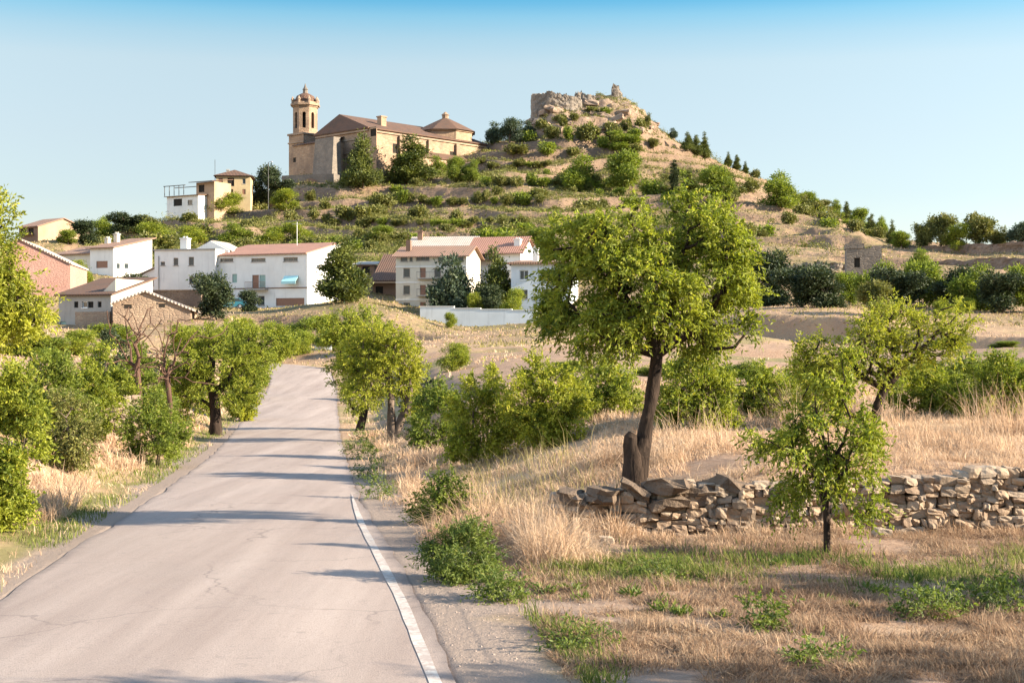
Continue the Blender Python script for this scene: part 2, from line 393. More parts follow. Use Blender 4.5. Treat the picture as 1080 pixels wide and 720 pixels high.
# ------------------------------------------------------------------ ground sheet
def build_ground():
    ys = [-45.0]
    while ys[-1] < 3500:
        y = ys[-1]
        if y < 4: s = 1.2
        elif y < 26: s = .07
        elif y < 60: s = .07+(y-26)*.008
        elif y < 230: s = .35+(y-60)*.003
        elif y < 480: s = .8
        else: s = .8+(y-480)*.06
        ys.append(y+s)
    ys = np.array(ys)
    t = np.linspace(-1, 1, 901)
    us = .42*t*1.0
    us = np.sign(t)*(np.abs(t)*.40+.9*np.maximum(0,np.abs(t)-.85)**2*14)
    YY = np.maximum(ys, 2)[:,None]+14
    X = us[None,:]*YY; Yg = np.repeat(ys[:,None], len(us), 1)
    Z, mk = ground_full(X, Yg)
    nr, nc = X.shape
    V = np.stack([X,Yg,Z],2).reshape(-1,3)
    i = np.arange(nr-1)[:,None]*nc+np.arange(nc-1)[None]
    F = np.stack([i,i+1,i+nc+1,i+nc],2).reshape(-1,4)
    m, nt = newmat('dry_ground')
    pos = N(nt, 'ShaderNodeNewGeometry').outputs['Position']
    def att(n_): a = N(nt, 'ShaderNodeAttribute', attribute_name=n_); return a.outputs['Fac']
    nbig = noise(nt, .06, 5, .6, pos); nmid = noise(nt, .6, 5, .62, pos); nfine = noise(nt, 9, 5, .7, pos); nvf = noise(nt, 45, 3, .7, pos)
    soil = mixc(nt, nmid, (.20,.122,.083), (.32,.215,.148))
    soil = mixc(nt, math_(nt,'MULTIPLY',ramp(nt,[(.45,0),(.75,1)],nfine).outputs[0],.7), soil, (.43,.32,.235))
    soil = mixc(nt, ramp(nt,[(.35,.6),(.5,0)],nvf).outputs[0], soil, (.20,.13,.09))
    straw = mixc(nt, nmid, (.34,.215,.13), (.47,.33,.21))
    straw = mixc(nt, ramp(nt,[(.4,.5),(.55,0)],nfine).outputs[0], straw, (.28,.18,.10))
    hill = mixc(nt, ramp(nt,[(.40,0),(.60,1)],nbig).outputs[0], (.31,.205,.13), (.165,.13,.065))
    hill = mixc(nt, ramp(nt,[(.46,0),(.66,.75)],nmid).outputs[0], hill, (.15,.135,.055))
    hill = mixc(nt, ramp(nt,[(.30,.6),(.45,0)],nmid).outputs[0], hill, (.36,.225,.15))
    grn = mixc(nt, nmid, (.09,.11,.03), (.17,.175,.05))
    col = mixc(nt, att('straw'), soil, straw)
    col = mixc(nt, att('hill'), col, hill)
    col = mixc(nt, att('green'), col, grn)
    nz = N(nt, 'ShaderNodeSeparateXYZ'); nt.links.new(N(nt,'ShaderNodeNewGeometry').outputs['Normal'], nz.inputs[0])
    steep = ramp(nt, [(.74,1),(.92,0)], nz.outputs[2])
    rock = mixc(nt, noise(nt, .9, 4, .6, scaled(nt, pos, (.35,.35,2.2))), (.12,.08,.058), (.27,.185,.13))
    col = mixc(nt, math_(nt,'MULTIPLY',math_(nt,'MULTIPLY',steep.outputs[0],att('hill')),.9), col, rock)
    capr = mixc(nt, noise(nt, .7, 5, .65, scaled(nt, pos, (.4,.4,1.6))), (.17,.115,.085), (.40,.285,.20))
    col = mixc(nt, math_(nt,'MULTIPLY',att('cap'),ramp(nt,[(.42,0),(.56,1)],noise(nt,.22,4,.6,pos)).outputs[0]), col, capr)
    grav = mixc(nt, noise(nt, 60, 2, .7, pos), (.17,.13,.105), (.34,.265,.215))
    col = mixc(nt, att('gravel'), col, grav)
    hb_ = math_(nt,'MULTIPLY',att('hill'),math_(nt,'ADD',math_(nt,'MULTIPLY',noise(nt,.8,6,.65,pos),.75),math_(nt,'MULTIPLY',noise(nt,.25,4,.6,scaled(nt,pos,(.5,.5,2.5))),.8)))
    finish(nt, col, .95, math_(nt,'ADD',math_(nt,'MULTIPLY',math_(nt,'ADD',nfine,math_(nt,'MULTIPLY',nvf,.4)),.04),hb_), .75, 1.0, spec=.1)
    me = npmesh('ground', V, F, m, smooth=True)
    d = mk['d'].ravel(); sd = mk['side'].ravel(); x = V[:,0]; y = V[:,1]; mm = mk['m'].ravel()
    n1 = fbm(x, y, 1.6, 4); n2 = fbm(x, y, 6, 4); n3 = fbm(x, y, .5, 3)
    gravel = np.where(sd > 0, sstep(3.9, 2.9, d+n1*1.3+n3*.5)*sstep(45,25,y), sstep(2.75, 2.4, d+n1*.3))*sstep(100,80,y)
    field = (1-mm)*(y < 25)
    band = np.exp(-((y-16.5+n1*.5)/.95)**2)*sstep(.0,1.2,x+n1)*.7*sstep(-.3,.2,n2+n1*.4+.05)
    green = field*np.clip(band+sstep(.28,.5,n2+n1*.4)*.35, 0, 1)
    green = np.maximum(green, np.where(sd<0, sstep(3.6,2.9,d+n1*.8)*sstep(2.3,2.6,d)*.65, 0)*sstep(110,60,y))
    green = np.maximum(green, sstep(.05,.3,n2)*sstep(28,40,y)*sstep(130,100,y)*.55)
    hillm = sstep(105, 150, y)
    paleField = sstep(48,58,y)*sstep(112,100,y)*(sd>0)*sstep(-3,0,x-y*(-.06))
    straw = np.clip(.35+n2*1.2+n1*.8+mm*.35, 0, 1)*(1-paleField*.85)
    straw = np.where(field>.5, np.clip(.25+n1*1.3+n3*.6,0,.8), straw)
    for nm, v in (('gravel',gravel),('green',np.clip(green,0,1)),('hill',hillm),('straw',straw),('cap',mk['cap'].ravel())):
        a = me.attributes.new(nm, 'FLOAT', 'POINT'); a.data.foreach_set('value', np.asarray(v, dtype=np.float32))
    o = obj('ground', me); tag(o, kind='structure')
build_ground()

# ------------------------------------------------------------------ road
def build_road():
    P = PATH; n = len(P)
    T = np.gradient(P[:,:2], axis=0); T /= np.linalg.norm(T,axis=1)[:,None]
    Nn = np.stack([T[:,1], -T[:,0]], 1)
    rag = lambda k: fbm(P[:,1]*1.0+k, P[:,0]+k, .9, 3)*.10
    RW = np.interp(P[:,1], [14,21,30,42,62], [2.12,1.96,1.86,1.86,2.08])
    offs = np.array([-1,-1]+list(np.linspace(-1,1,13))[1:-1]+[1,1.0])
    V = []
    for j, s in enumerate(offs):
        w = RW*s+(rag(3.1) if j < 2 else rag(11.7) if j > 12 else 0)
        q = P[:,:2]+Nn*(w if np.ndim(w) else np.full(n, w))[:,None]
        crown = .035*(1-s*s)-(.09 if j in (0,14) else 0)
        V.append(np.stack([q[:,0], q[:,1], P[:,2]+crown], 1))
    V = np.stack(V, 1).reshape(-1,3)
    i = np.arange(n-1)[:,None]*15+np.arange(14)[None]
    F = np.stack([i,i+1,i+16,i+15],2).reshape(-1,4)
    # skirts
    m, nt = newmat('worn_asphalt')
    pos = N(nt, 'ShaderNodeNewGeometry').outputs['Position']
    a = N(nt, 'ShaderNodeAttribute', attribute_name='across').outputs['Fac']
    rot = N(nt, 'ShaderNodeMapping'); rot.inputs['Rotation'].default_value = (0,0,R(-8)); rot.inputs['Scale'].default_value = (1,.07,1); nt.links.new(pos, rot.inputs['Vector'])
    nl = noise(nt, 1.4, 5, .6, rot.outputs[0]); nb = noise(nt, .35, 4, .6, pos); nf = noise(nt, 70, 3, .8, pos); nm_ = noise(nt, 5, 5, .7, pos)
    col = mixc(nt, ramp(nt,[(.33,0),(.67,1)],nl).outputs[0], (.25,.192,.163), (.375,.30,.258))
    col = mixc(nt, ramp(nt,[(.45,0),(.7,.5)],nb).outputs[0], col, (.29,.235,.205))
    col = mixc(nt, ramp(nt,[(.36,.55),(.5,0)],nf).outputs[0], col, (.15,.12,.11))
    col = mixc(nt, ramp(nt,[(.55,0),(.72,.3)],nf).outputs[0], col, (.45,.39,.35))
    col = mixc(nt, ramp(nt,[(.58,0),(.70,.45)],nm_).outputs[0], col, (.19,.155,.14))
    edge = math_(nt, 'ABSOLUTE', a)
    edg = ramp(nt, [(.93,0),(1.0,.6)], math_(nt,'ADD',edge,math_(nt,'MULTIPLY',math_(nt,'SUBTRACT',nm_,.5),.12)))
    col = mixc(nt, edg.outputs[0], col, (.13,.105,.095))
    # darker repair strips and cracks (worn tar)
    vv = N(nt, 'ShaderNodeTexVoronoi', feature='DISTANCE_TO_EDGE'); vv.inputs['Scale'].default_value = .33
    wr = N(nt,'ShaderNodeVectorMath', operation='ADD'); nt.links.new(pos, wr.inputs[0])
    nn = N(nt,'ShaderNodeTexNoise'); nn.inputs['Scale'].default_value = 1.3; nn.inputs['Detail'].default_value = 5; nt.links.new(pos, nn.inputs['Vector'])
    sc2 = N(nt,'ShaderNodeVectorMath', operation='SCALE'); sc2.inputs['Scale'].default_value = 1.1; nt.links.new(nn.outputs['Color'], sc2.inputs[0]); nt.links.new(sc2.outputs[0], wr.inputs[1])
    nt.links.new(wr.outputs[0], vv.inputs['Vector'])
    crack = ramp(nt, [(0,.5),(.011,0)], vv.outputs['Distance'])
    col = mixc(nt, math_(nt,'MULTIPLY',crack.outputs[0],ramp(nt,[(.40,0),(.52,1)],noise(nt,.25,3,.5,pos)).outputs[0]), col, (.10,.08,.075))
    finish(nt, col, .9, math_(nt,'ADD',nf,math_(nt,'MULTIPLY',nm_,.5)), .5, .012, spec=.25)
    me = npmesh('road', V, F, m)
    at = me.attributes.new('across','FLOAT','POINT'); at.data.foreach_set('value', np.tile(offs, n).astype(np.float32))
    o = obj('road', me); tag(o, kind='structure')
    # worn white edge line on the right
    mw, nt = newmat('worn_road_paint'); pos = N(nt, 'ShaderNodeNewGeometry').outputs['Position']
    w1 = noise(nt, 14, 5, .7, pos); w2 = noise(nt, 1.5, 3, .6, pos)
    c = mixc(nt, ramp(nt,[(.44,1),(.60,0)],math_(nt,'ADD',math_(nt,'MULTIPLY',w1,.75),math_(nt,'MULTIPLY',w2,.25))).outputs[0], (.45,.42,.38), (.33,.27,.24))
    finish(nt, c, .8, w1, .2, .01)
    sel = np.where((P[:,1] > 3) & (P[:,1] < 27.5))[0]
    rng = np.random.default_rng(5); V = []
    crown = lambda w: .035*(1-(min(w,1.9)/ROADW)**2)
    for i_ in sel:
        fade = sstep(28, 22, P[i_,1])
        for k, w in enumerate((1.87, 1.975)):
            ww = w*np.interp(P[i_,1],[14,21,30,42,62],[1,.925,.878,.878,.98])+(rng.random()-.5)*.012+(0 if k else (1-fade)*.09)
            q = P[i_,:2]+Nn[i_]*ww
            V.append((q[0], q[1], P[i_,2]+crown(ww)+.005))
    i = np.arange(len(sel)-1)*2
    o = obj('road_edge_line', npmesh('road_edge_line', V, np.stack([i,i+1,i+3,i+2],1), mw)); tag(o, kind='structure')
build_road()

# ------------------------------------------------------------------ vegetation machinery
def leaf_quads(P, D, L, W, rng, tilt=1.0):
    """P (n,3) leaf bases, D (n,3) unit directions, lengths, widths -> diamond faces"""
    n = len(P)
    r = rng.normal(size=(n,3)); S = np.cross(D, r); S /= np.linalg.norm(S,axis=1)[:,None]+1e-9
    Lh = L[:,None]; Wh = W[:,None]*.5
    up = np.cross(S, D)
    v0 = P; v1 = P+D*Lh*.45+S*Wh+up*Lh*.05; v2 = P+D*Lh-up*Lh*.10; v3 = P+D*Lh*.45-S*Wh+up*Lh*.05
    return np.stack([v0,v1,v2,v3],1).reshape(-1,3)
def quads_mesh(name, V, mat):
    return npmesh(name, V, np.arange(len(V)).reshape(-1,4), mat)
def blob_pts(blobs, n, rng, shell=.5, low=None):
    w = np.array([b[3]*b[4]*b[5] for b in blobs])**.8; w /= w.sum()
    k = rng.choice(len(blobs), n, p=w); B = np.array(blobs)[k]
    d = rng.normal(size=(n,3)); d /= np.linalg.norm(d,axis=1)[:,None]
    r = rng.random(n)**(1/3.0*shell+0.0)
    return B[:,:3]+d*r[:,None]*B[:,3:6], d
def skeleton(stems, attr, rng, bf=.35, nograb=(), parts=('trunk','crown')):
    """stems: list of polylines [(x,y,z)]; returns nodes, parents"""
    nodes = []; par = []; pl = []; dead = set()
    for si, st in enumerate(stems):
        prev = -1
        for i, p in enumerate(st):
            if i == 0 and isinstance(p, int): prev = p; continue
            nodes.append(np.array(p, float)); par.append(prev)
            pl.append(0 if prev < 0 else pl[prev]+np.linalg.norm(nodes[-1]-nodes[prev])); prev = len(nodes)-1
            if si in nograb: dead.add(prev)
    base = len(nodes)
    A = np.array(attr); best = np.full(len(A), 1e9); who = np.zeros(len(A), int); alive = np.ones(len(A), bool)
    def upd(k, pen=0):
        nonlocal best, who
        d = np.linalg.norm(A-nodes[k],axis=1)+bf*pl[k]+pen
        m = d < best; best = np.where(m, d, best); who = np.where(m, k, who)
    starts = set(k for k in range(base) if k in par)
    for k in range(base):
      if k not in dead: upd(k, .0 if (k >= base-1 or k not in starts) else .35)
    for _ in range(len(A)):
        j = int(np.argmin(np.where(alive, best, 1e9))); alive[j] = False
        p = who[j]; q = A[j]; L = np.linalg.norm(q-nodes[p])
        ns = 2 if L > .25 else 1; prev = p
        for s in range(1, ns+1):
            t = s/ns; pt = nodes[p]*(1-t)+q*t
            if s < ns: pt = pt+rng.normal(size=3)*L*.09+np.array([0,0,.05*L])
            nodes.append(pt); par.append(prev); pl.append(pl[prev]+np.linalg.norm(pt-nodes[prev])); prev = len(nodes)-1
            upd(prev)
    return np.array(nodes), np.array(par), base
def limbs_mesh(name, nodes, par, base, trunk_r, mat, tip=.004, k=2.4, n=6, rng=None, stem_r=None):
    N_ = len(nodes); r = np.zeros(N_); ch = np.zeros(N_, int)
    for i in range(N_):
        if par[i] >= 0: ch[par[i]] += 1
    acc = np.zeros(N_)
    for i in range(N_-1, -1, -1):
        if ch[i] == 0 or acc[i] == 0: acc[i] = max(acc[i], tip**k)
        r[i] = acc[i]**(1/k)
        if par[i] >= 0: acc[par[i]] += acc[i]
    mx = r[:base].max() if base else r.max()
    sc_ = min(trunk_r/mx, 6); r = np.maximum(r*sc_*np.clip(r/mx,0,1)**.15, tip)
    if stem_r is not None: r[:base] = stem_r
    V = []; F = []
    for i in range(N_):
        p = par[i]
        if p < 0: continue
        a = nodes[p]; b = nodes[i]; d = b-a; L = np.linalg.norm(d)
        if L < 1e-5: continue
        d = d/L; thick = r[i] > .03; m = 10 if thick else n
        ra = min(r[p], r[i]*1.35) if i >= base else r[p]
        def frame(d):
            s = np.cross(d, [0.29,0.95,0.11]); s /= np.linalg.norm(s); return s, np.cross(d,s)
        da = d
        if i < base and par[p] >= 0:
            da = d+(a-nodes[par[p]])/np.linalg.norm(a-nodes[par[p]]); da /= np.linalg.norm(da)
        db = d
        if i < base:
            kids = [q for q in range(min(base,N_)) if par[q] == i]
            if kids:
                e = nodes[kids[0]]-b; e /= np.linalg.norm(e); db = d+e; db /= np.linalg.norm(db)
        o = len(V)
        for (c, dd, rr) in ((a-(0 if i<base else 0)*d, da, ra), (b+d*r[i]*(.0 if i<base else .3), db, r[i])):
            s, t = frame(dd)
            for q in range(m):
                th = 2*math.pi*q/m
                bump_ = 1.0
                if thick: bump_ = 1+.16*math.sin(q*2.3+c[2]*9+c[0]*5)+.10*math.sin(q*4.1+c[2]*21)
                V.append(c+(s*math.cos(th)+t*math.sin(th))*rr*bump_)
        for q in range(m):
            F.append((o+q, o+(q+1)%m, o+m+(q+1)%m, o+m+q))
    return npmesh(name, np.array(V), np.array(F), mat, smooth=True)
def shoots(nodes, par, base, nsh, per, L, W, slen, rng, droop=.25, centre=None, spread=.10, minz=None):
    N_ = len(nodes); ch = np.zeros(N_, int)
    for i in range(N_):
        if par[i] >= 0: ch[par[i]] += 1
    cand = np.arange(base, N_)
    w = np.where(ch[cand] == 0, 2.0, .9)
    k = rng.choice(cand, nsh, p=w/w.sum())
    P0 = nodes[k]+rng.normal(size=(nsh,3))*spread
    pd = nodes[k]-nodes[np.maximum(par[k],0)]; pd /= np.linalg.norm(pd,axis=1)[:,None]+1e-9
    if centre is not None:
        out = P0-centre; out /= np.linalg.norm(out,axis=1)[:,None]+1e-9; pd = pd*.5+out*.7
    D = pd+rng.normal(size=(nsh,3))*.55; D[:,2] += .15; D /= np.linalg.norm(D,axis=1)[:,None]
    sl = slen*rng.uniform(.5,1.4,nsh)
    t = (np.arange(per)+.5)/per
    bend = -droop*sl[:,None]*(t[None]**2)
    P = P0[:,None,:]+D[:,None,:]*(sl[:,None]*t[None])[:,:,None]; P[:,:,2] += bend
    P = P.reshape(-1,3); n = len(P)
    DD = np.repeat(D, per, 0)*.6+rng.normal(size=(n,3))*.75; DD[:,2] -= droop*1.2; DD /= np.linalg.norm(DD,axis=1)[:,None]
    LL = L*rng.uniform(.6,1.25,n); WW = W*rng.uniform(.7,1.25,n)
    return leaf_quads(P, DD, LL, WW, rng)

def near_tree(name, label, cat, px, Y, stems, blobs, n_attr, n_sh, leaf, lm, bm, seed, trunk_r=.08, group=None, per=11, slen=.22,
              droop=.25, depth=.85, shell=.6, stem_rad=None, spread=.10, bf=.35, nograb=(), parts=('trunk','crown')):
    """stems / blobs are given in photo pixels at the tree's own distance Y and become metres around its base"""
    rng = np.random.default_rng(seed); s = Y/FOC
    bx = (px-540)*s; bz = gz(bx, Y)-.04
    def loc(p): return ((p[0]-540)*s-bx, (p[2] if len(p) > 2 else 0)*s, CAMZ+(360-p[1])*s-bz)
    root = empty(name, (bx, Y, bz)); tag(root, label, cat, group)
    st = []; rad = []
    for q in stems:
        line = []
        for i, p in enumerate(q):
            if isinstance(p, int): line.append(p); continue
            v = loc(p)
            line.append(v)
        first = next(i for i, p in enumerate(line) if not isinstance(p, int))
        if not isinstance(line[0], int):
            line[0] = (line[0][0], line[0][1], -.08)
        st.append(line)
    bl = []
    for b in blobs:
        c = loc((b[0], b[1], b[4] if len(b) > 4 else 0)); bl.append((c[0],c[1],c[2],b[2]*s,b[2]*s*depth,b[3]*s))
    A, _ = blob_pts(bl, n_attr, rng, shell)
    A = A[A[:,2] > min(.12, .35*A[:,2].max())]
    nodes, par, base = skeleton(st, A, rng, bf, nograb)
    sr = None if stem_rad is None else np.array(stem_rad)*s
    me = limbs_mesh(parts[0], nodes, par, base, trunk_r, bm, stem_r=sr)
    obj(parts[0], me, root)
    centre = np.average(np.array(bl)[:,:3], axis=0, weights=np.array([b[3]*b[5] for b in bl]))
    Vq = shoots(nodes, par, base, n_sh, per, leaf[0], leaf[1], slen, rng, droop, centre, spread)
    zmin = Vq.reshape(-1,4,3)[:,:,2].min(1)
    Vq = Vq.reshape(-1,4,3)[zmin > .02].reshape(-1,3)
    obj(parts[1], quads_mesh(parts[1], Vq, lm), root)
    return root

# far crowns: clumps of leaf-sized faces
def cloud(blobs, nclump, per, L, W, sig, rng, shell=.45, up=.3, flat=1.0):
    C, d = blob_pts(blobs, nclump, rng, shell)
    s_ = sig*rng.uniform(.6,1.4,(nclump,1,1))
    P = C[:,None,:]+rng.normal(size=(nclump,per,3))*s_*np.array([1,1,flat])
    D = d[:,None,:]*.7+rng.normal(size=(nclump,per,3))*.7; D[:,:,2] += up
    P = P.reshape(-1,3); D = D.reshape(-1,3); D /= np.linalg.norm(D,axis=1)[:,None]
    n = len(P)
    return leaf_quads(P, D, L*rng.uniform(.6,1.3,n), W*rng.uniform(.6,1.3,n), rng)
def proto_shrub(seed, mat, n=110, per=11, L=.26, W=.14):
    rng = np.random.default_rng(seed); bl = []
    for i in range(6):
        a = rng.random()*6.28; q = rng.uniform(.1,.62)
        bl.append((q*math.cos(a), q*math.sin(a), rng.uniform(.35,1.0), rng.uniform(.35,.6), rng.uniform(.35,.6), rng.uniform(.3,.55)))
    return quads_mesh('shrub', cloud(bl, n, per, L, W, .13, rng), mat)
def proto_pine(seed, mat, H=8.0, wr=.34, n=760, per=16, L=.42, W=.16, sig=.26):
    rng = np.random.default_rng(seed); bl = []; z = .12
    while z < .97:
        r = wr*H*(1-z)**.75*rng.uniform(.75,1.1)+.12
        for k in range(max(2,int(5*(1-z)+1.5))):
            a = rng.random()*6.28; q = r*rng.uniform(.35,.8)
            bl.append((q*math.cos(a), q*math.sin(a), z*H+rng.normal()*.03*H, r*rng.uniform(.38,.6), r*rng.uniform(.38,.6), H*.055*rng.uniform(.8,1.4)))
        z += rng.uniform(.05,.09)
    bl.append((0,0,H*.96,.18,.18,.35))
    V = cloud(bl, n, per, L, W, sig, rng, .35, .5)
    crown = quads_mesh('crown', V, mat)
    nb = MB(); nb.tube([(0,0,-.6),(.08,.05,H*.3),(-.05,0,H*.65),(0,0,H*.95)], [.2,.16,.10,.03], 8)
    for i in range(16):
        zz = rng.uniform(.15,.8)*H; a = rng.random()*6.28; r = wr*H*(1-zz/H)**.75*.8
        nb.tube([(0,0,zz),(r*.5*math.cos(a),r*.5*math.sin(a),zz+.05*H),(r*math.cos(a),r*math.sin(a),zz+.07*H)],[.06,.04,.015],5)
    me = bpy.data.meshes.new('trunk'); me.from_pydata(nb.v, [], nb.f); me.materials.append(M['bark_l']); me.update()
    return crown, me
def proto_round(seed, mat, H=5.0, wr=.42, n=380, per=16, L=.32, W=.16, sig=.24, bare=.03):
    rng = np.random.default_rng(seed); bl = []
    for i in range(12):
        a = rng.random()*6.28; q = rng.uniform(.05,.78)*wr*H
        zc = rng.uniform(bare+.16,.82)*H; r = rng.uniform(.20,.52)*wr*H; zc = min(zc, H*.86-r*.3)
        bl.append((q*math.cos(a), q*math.sin(a), zc, r, r, r*.85))
    crown = quads_mesh('crown', cloud(bl, n, per, L, W, sig, rng, .4), mat)
    nb = MB(); nb.tube([(0,0,-.5),(.1,.05,H*.25),(0,.1,H*.55)], [.16,.13,.07], 8)
    for b in bl: nb.tube([(.05,.05,H*.25),(b[0]*.6,b[1]*.6,b[2]*.75),(b[0],b[1],b[2])],[.08,.05,.02],5)
    me = bpy.data.meshes.new('trunk'); me.from_pydata(nb.v, [], nb.f); me.materials.append(M['bark_l']); me.update()
    return crown, me
def proto_cypress(seed, mat, H=8.0):
    rng = np.random.default_rng(seed)
    bl = [(rng.normal()*.08, rng.normal()*.08, z*H, .55*(1-abs(z-.4)**1.6*1.4)*.9+.08, .55*(1-abs(z-.4)**1.6*1.4)*.9+.08, H*.08) for z in np.linspace(.1,.95,12)]
    crown = quads_mesh('crown', cloud(bl, 240, 14, .35, .12, .12, rng, .4, 1.2), mat)
    nb = MB(); nb.tube([(0,0,-.5),(0,0,H*.6)], [.12,.05], 8)
    me = bpy.data.meshes.new('trunk'); me.from_pydata(nb.v, [], nb.f); me.materials.append(M['bark_l']); me.update()
    return crown, me
PR = {}
for i in range(3): PR['pine%d'%i] = (proto_pine(20+i, M['pine'], wr=[.34,.42,.27][i]), 8.0, [.34,.42,.27][i]*2*8)
for i in range(3): PR['round%d'%i] = (proto_round(40+i, M['scrub']), 5.0, 4.2)
for i in range(2): PR['lush%d'%i] = (proto_round(50+i, M['shrubleaf'], n=520, per=18, L=.28, W=.14, bare=-.04), 5.0, 4.2)
for i in range(2): PR['lime%d'%i] = (proto_round(54+i, M['almond'], n=520, per=18, L=.24, W=.11), 5.0, 4.2)
for i in range(2): PR['dark%d'%i] = (proto_round(60+i, M['darkleaf'], n=560, bare=-.08), 5.0, 4.2)
for i in range(2): PR['blue%d'%i] = (proto_round(70+i, M['blueleaf']), 5.0, 4.2)
PR['cypress0'] = (proto_cypress(80, M['darkleaf']), 8.0, 1.15)
for i in range(4): PR['shrub%d'%i] = (proto_shrub(90+i, M['scrub'] if i < 3 else M['shrubleaf']), 1.5, 1.9)
_tr = random.Random(3)
def far_tree(kind, name, label, px, py, wpx, hpx, group=None, Y=None, cat='tree'):
    """a tree whose foot stands on the land where the sight line through (px,py) meets it"""
    if Y is None: x, y, z = hit(px, py)
    else: x = (px-540)/FOC*Y; y = Y; z = gz(x, y)
    s = y/FOC
    me, H, W = PR[kind]
    h = (hpx*s) if Y is None else (CAMZ+(360-py+hpx)*s-z)
    h = max(h, .5); sx = wpx*s/W; sz = h/H
    if isinstance(me, tuple):
        root = empty(name, (x,y,z-.1), _tr.random()*6.28)
        for nm, q in (('trunk', me[1]), ('crown', me[0])): obj(nm, q, root)
    else:
        root = obj(name, me); root.location = (x,y,z-.1*sz); root.rotation_euler[2] = _tr.random()*6.28
    root.scale = (sx, sx, sz)
    return tag(root, label, cat, group)

